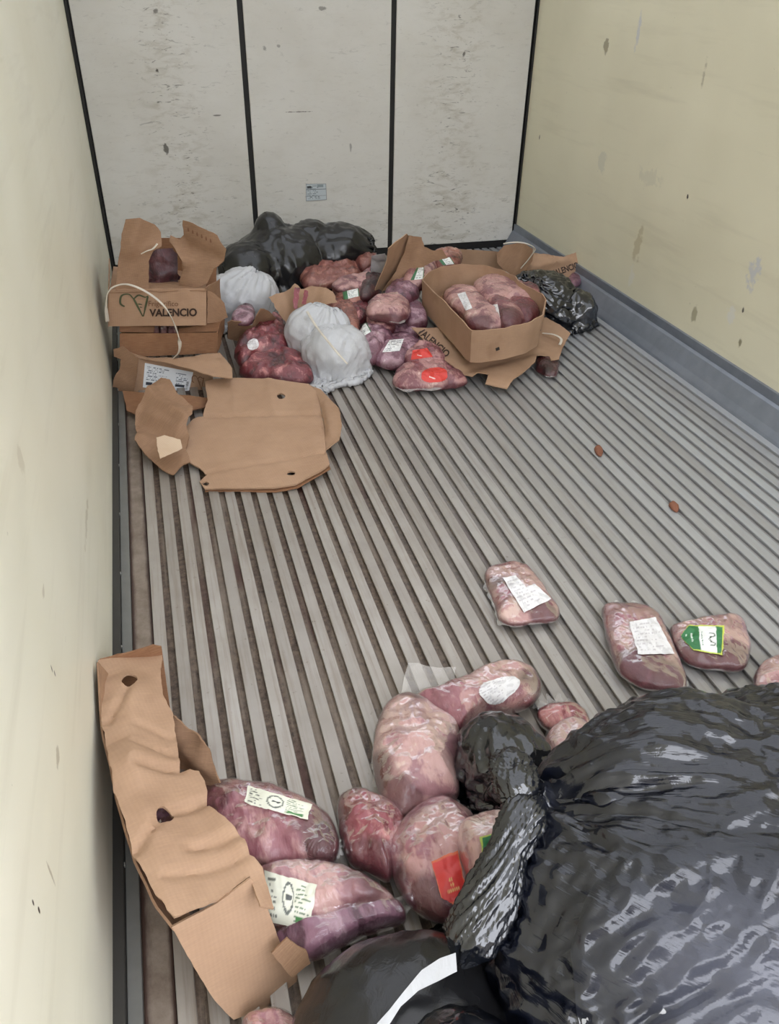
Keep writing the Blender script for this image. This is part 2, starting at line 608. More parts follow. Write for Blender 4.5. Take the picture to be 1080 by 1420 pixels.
KRAFT = m_kraft('kraft_cardboard', s2l(172, 141, 116), s2l(157, 126, 102))
KRAFT_D = m_kraft('darker_cardboard', s2l(152, 120, 96), s2l(132, 102, 79))  # darker kraft, mostly for side, back and torn panels
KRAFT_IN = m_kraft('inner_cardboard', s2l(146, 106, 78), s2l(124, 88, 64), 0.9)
KRAFT_L = m_kraft('torn_pale_cardboard', s2l(206, 184, 160), s2l(192, 166, 140))


BACK_TONE = {}  # darker copies of each meat, for packs farther into the box


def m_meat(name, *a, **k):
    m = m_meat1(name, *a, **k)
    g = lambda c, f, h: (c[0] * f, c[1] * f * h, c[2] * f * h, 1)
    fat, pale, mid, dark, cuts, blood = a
    BACK_TONE[m.name] = m_meat1(name + '_at_the_back', g(fat, .95, .95), g(pale, .84, .93), g(mid, .68, .88), g(dark, .55, .9), [c + .02 for c in cuts], blood, scale=1.35)
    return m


def m_meat1(name, fat, pale, mid, dark, cuts, blood, wrinkle=0.5, scale=1.0):
    """vacuum packed beef: muscle and fat in patches, fibre streaks, purge at the seam, tight film as a clear coat"""
    M = Mat(name)
    r = M.rand()
    off = M.n('CombineXYZ', {0: M.math('MULTIPLY', r, 13.0), 1: M.math('MULTIPLY', r, 7.0), 2: M.math('MULTIPLY', r, 29.0)}).outputs[0]
    p = M.n('VectorMath', {0: M.pos(), 1: off}, operation='ADD').outputs[0]
    n1 = M.noise(p, 8.0 * scale, 4, 0.55, 1.1)
    n2 = M.noise(M.mapv(p, (90, 22, 40), rot=(0.3, 0.5, 0.9)), scale, 3, 0.6, 0.8)
    v = M.math('ADD', M.math('MULTIPLY', n1, 0.8), M.math('MULTIPLY', n2, 0.2))
    k0, k1, k2, k3 = cuts
    c = M.ramp(v, [(k0, dark), (k1 - .02, mid), (k1 + .045, mid), (k2 + .01, pale), (k3 - .05, pale), (k3 - .01, fat)])
    vein = M.noise(p, 20 * scale, 4, 0.7, 1.6)
    c = M.mix(M.ramp(vein, [(0.60, 0.0), (0.72, 0.30)]), c, fat)
    c = M.mix(M.ramp(M.noise(p, 30 * scale, 3, 0.6, 1.0), [(0.62, 0.0), (0.74, 0.30)]), c, dark)
    rim = M.attr('rim')
    e = M.math('ADD', rim, M.math('MULTIPLY', M.math('SUBTRACT', M.noise(p, 6.5, 3), 0.5), 1.3))
    c = M.mix(M.math('MULTIPLY', M.ramp(e, [(0.66, 0.0), (0.86, 0.9)]), blood), c, s2l(78, 18, 30))
    w1 = M.noise(M.mapv(p, (60, 24, 40), rot=(0, 0, 0.6)), 1.0, 3, 0.6, 2.2)
    w2 = M.noise(p, 38, 3, 0.6, 2.5)
    w3 = M.math('ABSOLUTE', M.math('SUBTRACT', M.noise(p, 17, 3, 0.6, 1.8), 0.5))
    film = M.bump(M.math('ADD', M.math('ADD', w1, w2), M.math('MULTIPLY', w3, -2.5)), wrinkle, 0.012)
    M.set(Base_Color=c, Roughness=0.45, Normal=M.bump(M.math('ADD', n1, M.math('MULTIPLY', n2, 0.4)), 0.35, 0.012))
    M.set(Coat_Weight=0.45 if scale == 1.0 else 0.9, Coat_Roughness=0.10, Coat_Normal=film, Subsurface_Weight=0.0)
    M.b.inputs['Coat IOR'].default_value = 1.5
    return M.m


FAT, LILAC = s2l(226, 200, 188), s2l(206, 160, 160)
MEAT_PALE = m_meat('pale_beef', s2l(212, 182, 170), s2l(200, 158, 152), s2l(164, 116, 121), s2l(108, 52, 64), (0.28, 0.38, 0.48, 0.64), 0.95)
MEAT_PINK = m_meat('pink_beef', s2l(208, 176, 164), s2l(184, 138, 134), s2l(146, 88, 96), s2l(94, 38, 50), (0.32, 0.42, 0.52, 0.66), 0.95)
MEAT_RED = m_meat('red_beef', s2l(224, 190, 176), s2l(196, 130, 128), s2l(136, 56, 66), s2l(86, 24, 36), (0.38, 0.49, 0.60, 0.70), 0.9)
MEAT_BROWN = m_meat('browned_beef', s2l(206, 170, 148), s2l(180, 124, 108), s2l(150, 88, 76), s2l(98, 46, 42), (0.34, 0.44, 0.55, 0.68), 0.4)
MEAT_PURPLE = m_meat('purple_beef', s2l(206, 184, 186), s2l(180, 146, 158), s2l(140, 98, 116), s2l(84, 44, 62), (0.34, 0.45, 0.56, 0.68), 0.7)
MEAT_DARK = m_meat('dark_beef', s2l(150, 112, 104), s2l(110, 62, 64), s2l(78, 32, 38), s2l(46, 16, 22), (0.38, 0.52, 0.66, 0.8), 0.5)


def m_plastic(name, col, rough, bump1, bump2, trans=0.0, stretch=(26, 3), coat=0.0, spec=0.5):
    M = Mat(name)
    p, uv = M.pos(), M.uv()
    fold = M.noise(M.mapv(uv, (stretch[0], stretch[1], 1)), 1.0, 4, 0.6, 0.6)
    crink = M.noise(p, 34, 4, 0.62, 1.4)
    n = M.bump(crink, bump2, 0.010, M.bump(fold, bump1, 0.009))
    rr = M.ramp(M.noise(p, 9, 3), [(0.3, rough * 0.8), (0.7, rough * 1.35)])
    M.set(Base_Color=col, Roughness=rr, Normal=n)
    M.b.inputs['Specular IOR Level'].default_value = spec
    if coat:
        M.set(Coat_Weight=coat, Coat_Roughness=0.05, Coat_Normal=n)
    if trans:
        tr = M.n('BsdfTransparent')
        mx = M.n('MixShader', {0: trans})
        M.t.links.new(M.b.outputs[0], mx.inputs[1])
        M.t.links.new(tr.outputs[0], mx.inputs[2])
        M.t.links.new(mx.outputs[0], M.out.inputs['Surface'])
    return M.m


BLACK = m_plastic('black_bin_liner', (0.004, 0.005, 0.010, 1), 0.085, 0.30, 0.08, spec=0.70, coat=0.15, stretch=(38, 2.2))
BLACK_SMOOTH = m_plastic('black_bin_liner_crumpled', (0.005, 0.006, 0.009, 1), 0.10, 0.04, 0.10, spec=1.0)
BLACK_DULL = m_plastic('dull_black_bin_liner', (0.009, 0.009, 0.010, 1), 0.22, 0.06, 0.10, spec=0.6)
def m_thin():
    """black liner that lets its pale contents show where it is stretched thin"""
    m = BLACK.copy()
    m.name = 'black_bin_liner_stretched'
    t = m.node_tree
    b = t.nodes['Principled BSDF']
    at = t.nodes.new('ShaderNodeAttribute')
    at.attribute_name = 'thin'
    ml = t.nodes.new('ShaderNodeMath')
    ml.operation = 'MULTIPLY'
    ml.inputs[1].default_value = 0.34
    tr = t.nodes.new('ShaderNodeBsdfTransparent')
    tr.inputs[0].default_value = (0.86, 0.87, 0.95, 1)
    mx = t.nodes.new('ShaderNodeMixShader')
    t.links.new(at.outputs['Fac'], ml.inputs[0])
    t.links.new(ml.outputs[0], mx.inputs[0])
    t.links.new(b.outputs[0], mx.inputs[1])
    t.links.new(tr.outputs[0], mx.inputs[2])
    t.links.new(mx.outputs[0], t.nodes['Material Output'].inputs['Surface'])
    return m


BLACK_THIN = m_thin()
WHITEBAG = m_plastic('thin_white_bag', s2l(190, 191, 194), 0.24, 0.15, 0.15)
FILM = m_plastic('clear_film', s2l(226, 222, 218), 0.10, 0.3, 0.5, trans=0.68)
def m_wrap():
    M = Mat('clear_vacuum_film')
    p = M.pos()
    n = M.bump(M.noise(p, 42, 3, 0.6, 2.2), 0.16, 0.008)
    fr = M.n('Fresnel', {'IOR': 1.5, 'Normal': n}).outputs[0]
    gl = M.n('BsdfGlossy', {'Color': (1, 1, 1, 1), 'Roughness': 0.09, 'Normal': n})
    tr = M.n('BsdfTransparent', {'Color': (0.97, 0.97, 0.97, 1)})
    df = M.n('BsdfDiffuse', {'Color': s2l(222, 214, 212), 'Normal': n})
    m1 = M.n('MixShader', {0: 0.02})
    M.t.links.new(tr.outputs[0], m1.inputs[1])
    M.t.links.new(df.outputs[0], m1.inputs[2])
    m2 = M.n('MixShader', {0: M.math('MULTIPLY', fr, 0.34, clamp=True)})
    M.t.links.new(m1.outputs[0], m2.inputs[1])
    M.t.links.new(gl.outputs[0], m2.inputs[2])
    M.t.links.new(m2.outputs[0], M.out.inputs['Surface'])
    return M.m


WRAP = m_wrap()
STRAP = plain('white_strap', s2l(214, 206, 192), 0.5)
INK = plain('brown_print', s2l(58, 40, 30), 0.75)
INK_PALE = plain('faded_print', s2l(120, 84, 58), 0.75)
INK_GREEN = plain('green_print', s2l(78, 84, 56), 0.75)
HOLE = plain('dark_hole', s2l(28, 18, 14), 0.8)
LEAF = plain('rusty_scrap', s2l(132, 84, 62), 0.8, 0, 0.5)


def m_print(name, rough, coat):
    M = Mat(name)
    M.set(Base_Color=M.attr('col', 'Color'), Roughness=rough, Coat_Weight=coat, Coat_Roughness=0.12)
    M.set(Coat_Normal=M.bump(M.noise(M.pos(), 50, 3, 0.6, 2.0), 0.5, 0.01))
    return M.m


LABEL = m_print('printed_label', 0.5, 0.6)
PAPER = m_print('printed_paper', 0.6, 0.0)


# ------------------------------------------------------------------ printed labels
def L3(*c):
    return np.array(s2l(*c)[:3])


def rows_of_text(u, v, base, ink, n, seed, u0=0.08, u1=0.92, v0=0.08, v1=0.92, fill=0.6, cpr=26):
    rs = np.random.RandomState(seed)
    on = rs.rand(n, cpr) < fill
    ln = rs.uniform(0.45, 1.0, n)
    uu, vv = (u - u0) / (u1 - u0), (v1 - v) / (v1 - v0)
    ok = (uu > 0) & (uu < 1) & (vv > 0) & (vv < 1)
    ri = np.clip((vv * n).astype(int), 0, n - 1)
    ci = np.clip((uu * cpr).astype(int), 0, cpr - 1)
    fr = vv * n - ri
    m = ok & on[ri, ci] & (fr > 0.25) & (fr < 0.72) & (uu < ln[ri])
    return np.where(m[:, None], ink, base)


def p_white(seed, ink=(120, 120, 124), n=7, bgc=(232, 232, 230)):
    def f(u, v):
        c = np.tile(L3(*bgc), (len(u), 1))
        return rows_of_text(u, v, c, L3(*ink), n, seed)
    return f


def p_wear(seed):      # wrinkled, mostly blank white paper seen through film
    def f(u, v):
        c = np.tile(L3(228, 226, 226), (len(u), 1))
        k = fbm(np.c_[u * 5, v * 5, u * 0], seed)
        c = c * (1 - 0.16 * (k > 0.2))[:, None]
        return rows_of_text(u, v, c, L3(186, 180, 184), 9, seed, fill=0.5)
    return f


def p_greenbands(seed):   # white label with green ends
    def f(u, v):
        c = np.tile(L3(230, 232, 228), (len(u), 1))
        c = rows_of_text(u, v, c, L3(120, 130, 124), 6, seed, u0=0.34, u1=0.92)
        g = (u < 0.28) | (u > 0.94)
        return np.where(g[:, None], L3(44, 104, 60), c)
    return f


def p_shield(u, v):       # green shield with a pale rim, white middle band with a bull's head, cream rim
    c = np.tile(L3(28, 110, 56), (len(u), 1))
    wht = (u > 0.45) & (u < 0.82)
    c = np.where(wht[:, None], L3(236, 238, 234), c)
    m = (np.abs(u - 0.50) < 0.022) & (np.abs(v - 0.5) < 0.26) & (((v * 40).astype(int) % 3) != 0)
    c = np.where(m[:, None], L3(60, 110, 74), c)
    # bull's head: a V with two horns, lying along the label
    du, dv = u - 0.70, v - 0.5
    vee = (np.abs(np.abs(dv) - (du + 0.07) * 0.9) < 0.022) & (du > -0.07) & (du < 0.035)
    horn = (np.abs(np.hypot(du - 0.02, np.abs(dv) - 0.16) - 0.07) < 0.014) & (du > -0.02)
    c = np.where((vee | horn)[:, None], L3(40, 60, 46), c)
    m2 = (np.abs(u - 0.26) < 0.02) & (np.abs(v - 0.5) < 0.16) & (((v * 50).astype(int) % 3) != 0)
    m3 = (np.abs(u - 0.14) < 0.016) & (np.abs(v - 0.5) < 0.12) & (((v * 60).astype(int) % 2) != 0)
    c = np.where((m2 | m3)[:, None], L3(214, 226, 214), c)
    lim = np.where(u < 0.24, 0.5 * np.clip(u / 0.24, 0, 1) ** 0.7, 0.5)
    rimm = (np.abs(v - 0.5) > lim - 0.045) | (u > 0.965) | (u < 0.02)
    return np.where(rimm[:, None], L3(196, 206, 80), c)


def p_redshield(u, v):
    c = np.tile(L3(200, 40, 34), (len(u), 1))
    k = (np.hypot((u - 0.52) * 1.4, v - 0.42) < 0.11) & (np.sin(u * 70) + np.sin(v * 55) > 0.1)
    c = np.where(k[:, None], L3(206, 150, 84), c)
    m = (np.abs(v - 0.26) < 0.025) & (np.abs(u - 0.52) < 0.24) & (((u * 40).astype(int) % 3) != 0)
    c = np.where(m[:, None], L3(212, 160, 96), c)
    rimm = (np.abs(u - 0.5) > 0.46) | (v > 0.95) | (v < 0.05)
    return np.where(rimm[:, None], L3(206, 96, 56), c)


def p_redplain(u, v):
    c = np.tile(L3(206, 44, 30), (len(u), 1))
    d = np.abs((u - 0.45) * 0.8 + (v - 0.3)) < 0.035
    d &= (np.abs(u - 0.42) < 0.12) & (np.abs(v - 0.36) < 0.14)
    return np.where(d[:, None], L3(232, 214, 206), c)


def p_sif(seed):          # greenish-white inspection label: text rows, round stamp, green block
    def f(u, v):
        c = np.tile(L3(222, 222, 204), (len(u), 1))
        c = rows_of_text(u, v, c, L3(84, 110, 80), 9, seed, u0=0.62, u1=0.96, fill=0.8, cpr=14)
        c = rows_of_text(u, v, c, L3(110, 112, 104), 7, seed + 1, u0=0.05, u1=0.3, fill=0.55, cpr=12)
        rr = np.hypot((u - 0.46) / 0.13, (v - 0.55) / 0.34)
        c = np.where((np.abs(rr - 0.9) < 0.10)[:, None], L3(96, 100, 94), c)
        c = np.where(((rr < 0.5) & (np.abs(v - 0.55) < 0.06))[:, None], L3(70, 72, 70), c)
        gb = (np.abs(u - 0.80) < 0.12) & (np.abs(v - 0.16) < 0.09)
        return np.where(gb[:, None], L3(72, 128, 70), c)
    return f


def p_carton(u, v):       # white shipping label with black blocks
    c = np.tile(L3(226, 230, 234), (len(u), 1))
    c = rows_of_text(u, v, c, L3(104, 112, 124), 8, 5, u0=0.05, u1=0.62, v0=0.3, v1=0.9, fill=0.5, cpr=34)
    c = rows_of_text(u, v, c, L3(104, 112, 124), 6, 9, u0=0.66, u1=0.96, v0=0.3, v1=0.85, fill=0.5, cpr=16)
    for a, b, e, g in ((0.05, 0.20, 0.12, 0.25), (0.68, 0.88, 0.18, 0.30)):
        c = np.where(((u > a) & (u < b) & (v > e) & (v < g))[:, None], L3(40, 46, 58), c)
    bar = (u > 0.90) & (u < 0.96) & (v > 0.06) & (v < 0.5) & (((v * 60).astype(int) % 2) == 0)
    c = np.where(bar[:, None], L3(50, 54, 60), c)
    ln = (np.abs(v - 0.78) < 0.008) & (u < 0.6)
    return np.where(ln[:, None], L3(150, 156, 166), c)


def p_sticker(u, v):      # small grey-blue notice on the bulkhead
    c = np.tile(L3(192, 200, 204), (len(u), 1))
    c = rows_of_text(u, v, c, L3(120, 128, 134), 9, 3, fill=0.55, cpr=22)
    c = np.where(((u > 0.06) & (u < 0.28) & (v > 0.72) & (v < 0.88))[:, None], L3(62, 66, 70), c)
    c = np.where(((u > 0.55) & (u < 0.86) & (v > 0.78) & (v < 0.96))[:, None], L3(140, 150, 154), c)
    for k in (0.66, 0.28):
        c = np.where((np.abs(v - k) < 0.02)[:, None], L3(110, 116, 120), c)
    e = (u < 0.03) | (u > 0.97) | (v < 0.03) | (v > 0.97)
    return np.where(e[:, None], L3(132, 138, 140), c)


def decal(parent, quad, paint, bvh=None, name='label', nu=44, nv=32, off=0.0016, mat=None, plane=None, mask=None, label=None):
    """a printed patch laid on the surface below it; quad = photo corners top-left, top-right, bottom-right, bottom-left"""
    q = np.array(quad, float)
    V, uv, ok = [], [], []
    for j in range(nv + 1):
        for i in range(nu + 1):
            u, v = i / nu, 1 - j / nv
            a = q[0] * (1 - u) * v + q[1] * u * v + q[2] * u * (1 - v) + q[3] * (1 - u) * (1 - v)
            h = rayhit(bvh, a[0], a[1], off) if bvh is not None else PPL(a[0], a[1], plane[0], plane[1]) - unit(plane[1]) * np.sign(np.dot(unit(plane[1]), ray(*a))) * off
            ok.append(h is not None and (mask is None or mask(u, v)))
            V.append(h if h is not None else np.zeros(3))
            uv.append((u, v))
    uv = np.array(uv)
    F = []
    w = nu + 1
    for j in range(nv):
        for i in range(nu):
            f = (j * w + i, j * w + i + 1, (j + 1) * w + i + 1, (j + 1) * w + i)
            if all(ok[k] for k in f):
                pts = [V[k] for k in f]
                if max(np.linalg.norm(pts[k] - pts[k - 1]) for k in range(4)) < 0.03:
                    F.append(f)
    used = sorted({k for f in F for k in f})
    if not used:
        print('EMPTY DECAL', parent.name, quad)
        return None
    mp = {k: i for i, k in enumerate(used)}
    o = mesh(name, [V[k] for k in used], [tuple(mp[k] for k in f)[::-1] for f in F], parent, mat or LABEL, uv=uv[used],
             attrs={'col': paint(uv[:, 0], uv[:, 1])[used]})
    if label:
        o['label'] = label
    return o


def shield_mask(u, v):
    return abs(v - 0.5) <= (0.5 * (max(u, 0) / 0.24) ** 0.7 if u < 0.24 else 0.5)


def round_mask(u, v):
    return (abs(u - .5) / .5) ** 2.4 + (abs(v - .5) / .5) ** 2.4 <= 1


_fonts = {}


def lettering(parent, text, quad, bvh, mat, name='lettering', bold=0.0, off=0.002, shear=0.0):
    """flat print: the built-in letter shapes laid on a face inside a photo quad"""
    cu = bpy.data.curves.new(name, 'FONT')
    cu.body = text
    cu.offset = bold
    cu.resolution_u = 3
    to = bpy.data.objects.new('tmp_text', cu)
    COL.objects.link(to)
    dg = bpy.context.evaluated_depsgraph_get()
    me = bpy.data.meshes.new_from_object(to.evaluated_get(dg))
    bpy.data.objects.remove(to)
    bpy.data.curves.remove(cu)
    co = np.array([v.co[:2] for v in me.vertices])
    lo, hi = co.min(0), co.max(0)
    q = np.array(quad, float)
    bad = 0
    for vtx, c in zip(me.vertices, co):
        u, v = (c - lo) / (hi - lo)
        a = q[0] * (1 - u) * v + q[1] * u * v + q[2] * u * (1 - v) + q[3] * (1 - u) * (1 - v)
        h = rayhit(bvh, a[0], a[1], off)
        if h is None:
            bad += 1
            h = np.array(P(a[0], a[1], 0.1))
        vtx.co = h
    if bad:
        print('LETTERING MISS', text, bad)
    me.name = name
    me.materials.clear()
    return link(name, me, parent, mat)


def strokes(parent, lines, quad, bvh, mat, name='emblem', w=0.05, off=0.002):
    q = np.array(quad, float)
    V, F = [], []
    for ln in lines:
        c = catmull(ln[0], 24, closed=False) if len(ln[0]) > 2 else arcres(np.array(ln[0], float), 8, closed=False)
        wd_ = ln[1] if len(ln) > 1 else w
        b = len(V)
        for i, p in enumerate(c):
            t = unit(c[min(i + 1, len(c) - 1)] - c[max(i - 1, 0)])
            nrm = np.array([-t[1], t[0]])
            k = wd_ * (0.55 + 0.45 * math.sin(math.pi * min(1, 0.15 + i / (len(c) - 1))))
            for s in (-.5, .5):
                u, v = p + nrm * s * k
                a = q[0] * (1 - u) * v + q[1] * u * v + q[2] * u * (1 - v) + q[3] * (1 - u) * (1 - v)
                h = rayhit(bvh, a[0], a[1], off)
                V.append(h if h is not None else V[-1])
        for i in range(len(c) - 1):
            F.append((b + 2 * i, b + 2 * i + 1, b + 2 * i + 3, b + 2 * i + 2))
    return mesh(name, V, F, parent, mat)


BULL = [([(0.16, 0.42), (0.02, 0.55), (0.06, 0.86), (0.30, 0.92), (0.46, 0.72)], .07), ([(0.46, 0.72), (0.62, 0.88), (0.84, 0.80), (0.93, 0.86)], .06),
        ([(0.46, 0.74), (0.76, 0.02)], .07), ([(0.93, 0.84), (0.78, 0.02)], .07), ([(0.60, 0.52), (0.74, 0.50)], .05), ([(0.66, 0.40), (0.74, 0.38)], .04)]


# ------------------------------------------------------------------ packs of meat
HSC = 0.80


def pack_geo(pts, z0, h, p=3.8, amp=0.010, nscale=16, seed=1, nth=96, nr=26, wob=0.006, hmf=0.42, tilt=(0, 0)):
    """pillow whose seam follows an outline seen in the photo, resting on z0 with height h (metres)"""
    h = h * HSC
    hm = h * hmf
    zm = z0 + hm
    w3 = np.array([P(x, y, zm) for x, y in pts])[:, :2]
    ol = arcres(catmull(w3, 240), nth)
    c = ol.mean(0)
    rr = np.linspace(0, 1, nr + 1)
    nzo = perlin(np.c_[ol * 22, np.full(nth, seed * 3.1)], seed)
    ol = c + (ol - c) * (1 + wob * 6 * nzo / np.maximum(np.linalg.norm(ol - c, axis=1) * 10, .5))[:, None]
    V = [(c[0], c[1])]
    rim = [0.0]
    for r in rr[1:]:
        r2 = r ** 0.85
        V += list(c + (ol - c) * r2)
        rim += [r2] * nth
    V = np.array(V)
    rim = np.array(rim)
    n_top = len(V)
    dome = np.clip(1 - rim ** p, 0, 1) ** 0.5
    q = np.c_[V * nscale, np.full(n_top, seed * 1.7)]
    lump = fbm(q, seed, 3) + 0.55 * ridge(q * 0.55, seed + 4, 2)
    fade = np.clip(1 - rim ** 5, 0, 1)
    tz = (V - c) @ np.array(tilt)
    ang = np.arctan2(V[:, 1] - c[1], V[:, 0] - c[0])
    puck = perlin(np.c_[np.cos(ang) * 5.5, np.sin(ang) * 5.5, rim * 1.2 + seed], seed + 6)
    film = 0.0016 * ridge(np.c_[V * 38, np.full(n_top, seed * 2.1)], seed + 7, 2)
    top = zm + (h - hm) * dome + (amp * lump + film) * fade + 0.007 * puck * rim ** 3 * fade + tz
    bot = zm - hm * np.clip(1 - rim ** 3.5, 0, 1) ** 0.5 + tz * 0.6
    # the seam itself waves a little
    sw = 0.004 * perlin(np.c_[V * 30, np.full(n_top, seed)], seed + 2) * rim ** 6
    top += sw
    bot += sw
    VV = np.vstack([np.c_[V, top], np.c_[V, np.maximum(bot, z0 + 0.0005)]])
    ra = np.r_[rim, 0.9 + 0.4 * (1 - rim)]
    F = []
    for s in (0, 1):
        o = s * n_top
        for k in range(nth):
            k2 = (k + 1) % nth
            t = (o, o + 1 + k, o + 1 + k2)
            F.append(t if s == 0 else t[::-1])
            for r in range(nr - 1):
                a, b = o + 1 + r * nth, o + 1 + (r + 1) * nth
                f = (a + k, b + k, b + k2, a + k2)
                F.append(f if s == 0 else f[::-1])
    # weld the two seams
    last = 1 + (nr - 1) * nth
    mp = np.arange(2 * n_top)
    mp[n_top + last: n_top + last + nth] = np.arange(last, last + nth)
    F = [tuple(mp[list(f)]) for f in F]
    VV[last:last + nth, 2] = (VV[last:last + nth, 2] + VV[n_top + last:n_top + last + nth, 2]) / 2
    keep = np.ones(2 * n_top, bool)
    keep[n_top + last: n_top + last + nth] = False
    new = np.cumsum(keep) - 1
    F = [tuple(new[list(f)]) for f in F]
    ra = np.maximum(np.minimum(ra, 1) ** 2 * 0.72, 1.36 - (VV[:, 2] - z0) / h)
    return VV[keep], F, ra[keep], ol, zm, c


def pack(label, pts, z0, h, mat, group=None, labels=(), flange=(), cat='meat', name='meat_pack', wrap=True, pools=(), **kw):
    """labels: (quad, paint, mask, label text); flange: (start, end, width) as fractions of the outline"""
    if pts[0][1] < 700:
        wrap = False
        mat = BACK_TONE[mat.name]
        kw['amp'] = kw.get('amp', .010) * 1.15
        kw.setdefault('nscale', 19)
        kw['wob'] = kw.get('wob', .006) * 1.6
    if 'nth' not in kw and pts[0][1] > 700:
        kw['nth'], kw['nr'] = 150, 40
    V, F, rim, ol, zm, c = pack_geo(pts, z0, h, **kw)
    for px, py, r in pools:                                   # purge gathered inside the pack
        q = P(px, py, z0 + h * .35)
        rim = np.maximum(rim, 1.35 - 0.48 * np.linalg.norm((V - q) * [1, 1, .8], axis=1) / r)
    t = thing(name, label, cat, (c[0], c[1], z0), group)
    o = mesh('meat', V, F, t, mat, uv=V[:, :2], attrs={'rim': rim})
    bv = bvh_of(V, F)
    if wrap:
        tri = np.array([(f[0], f[1], f[2]) for f in F])
        fn = np.cross(V[tri[:, 1]] - V[tri[:, 0]], V[tri[:, 2]] - V[tri[:, 0]])
        N = np.zeros_like(V)
        for k in range(3):
            np.add.at(N, tri[:, k], fn)
        N /= np.maximum(np.linalg.norm(N, axis=1), 1e-12)[:, None]
        if np.mean(np.sum(N * (V - V.mean(0)), 1)) < 0:
            N = -N
        s_ = kw.get('seed', 1)
        q = V + 0.02 * np.stack([perlin(V * 12, s_ + 1), perlin(V * 12, s_ + 2), perlin(V * 12, s_ + 3)], 1)
        cr = np.clip(1 - 4.5 * np.abs(perlin(q * [16, 9, 14], s_ + 4)), 0, 1) + 0.7 * np.clip(1 - 4 * np.abs(perlin(q * [22, 30, 24], s_ + 5)), 0, 1)
        WV = V + N * (0.0018 + 0.0006 * cr)[:, None]
        WV[:, 2] = np.maximum(WV[:, 2], z0 + 0.0003)
        mesh('wrapper', WV, F, t, WRAP, uv=WV[:, :2])
    for lb in labels:
        decal(t, lb[0], lb[1], bv, off=.0046 if wrap else .0016, mask=lb[2] if len(lb) > 2 else None, label=lb[3] if len(lb) > 3 else None)
    n = len(ol)
    sd = kw.get('seed', 1)
    if not flange and len(pts) > 6:
        f0 = (sd * 0.37) % 0.7
        flange = [(f0, f0 + .2, .012), ((f0 + .5) % .75, (f0 + .5) % .75 + .14, .010)]
    for a, b, w in flange:
        ids = np.arange(int(a * n), int(b * n) + 1)
        m = len(ids)
        rows = 6
        FV, uv = [], []
        for r in range(rows):
            f = r / (rows - 1)
            for k, i in enumerate(ids):
                e = ol[i % n]
                d = unit(e - c)
                taper = min(1.0, 4 * min(k, m - 1 - k) / m + 0.15)
                pt = e + d * w * f * taper * (1 + 0.3 * math.sin(k * 0.9 + sd)) - d * 0.006
                z = zm + 0.35 * w * f * math.sin(k * 0.7 + sd * 2 + 3 * f) + 0.004 - f * 0.3 * (zm - z0)
                FV.append((pt[0], pt[1], max(z, z0 + 0.002)))
                uv.append((k / m, f))
        FF = [(r * m + k, r * m + k + 1, (r + 1) * m + k + 1, (r + 1) * m + k) for r in range(rows - 1) for k in range(m - 1)]
        mesh('film_edge', FV, FF, t, FILM, uv=np.array(uv))
    return t, bv


# ------------------------------------------------------------------ sheets of cardboard
def plane3(a, b, c):
    a, b, c = (P(*q) if not isinstance(q, np.ndarray) else q for q in (a, b, c))
    return a, unit(np.cross(b - a, c - a))


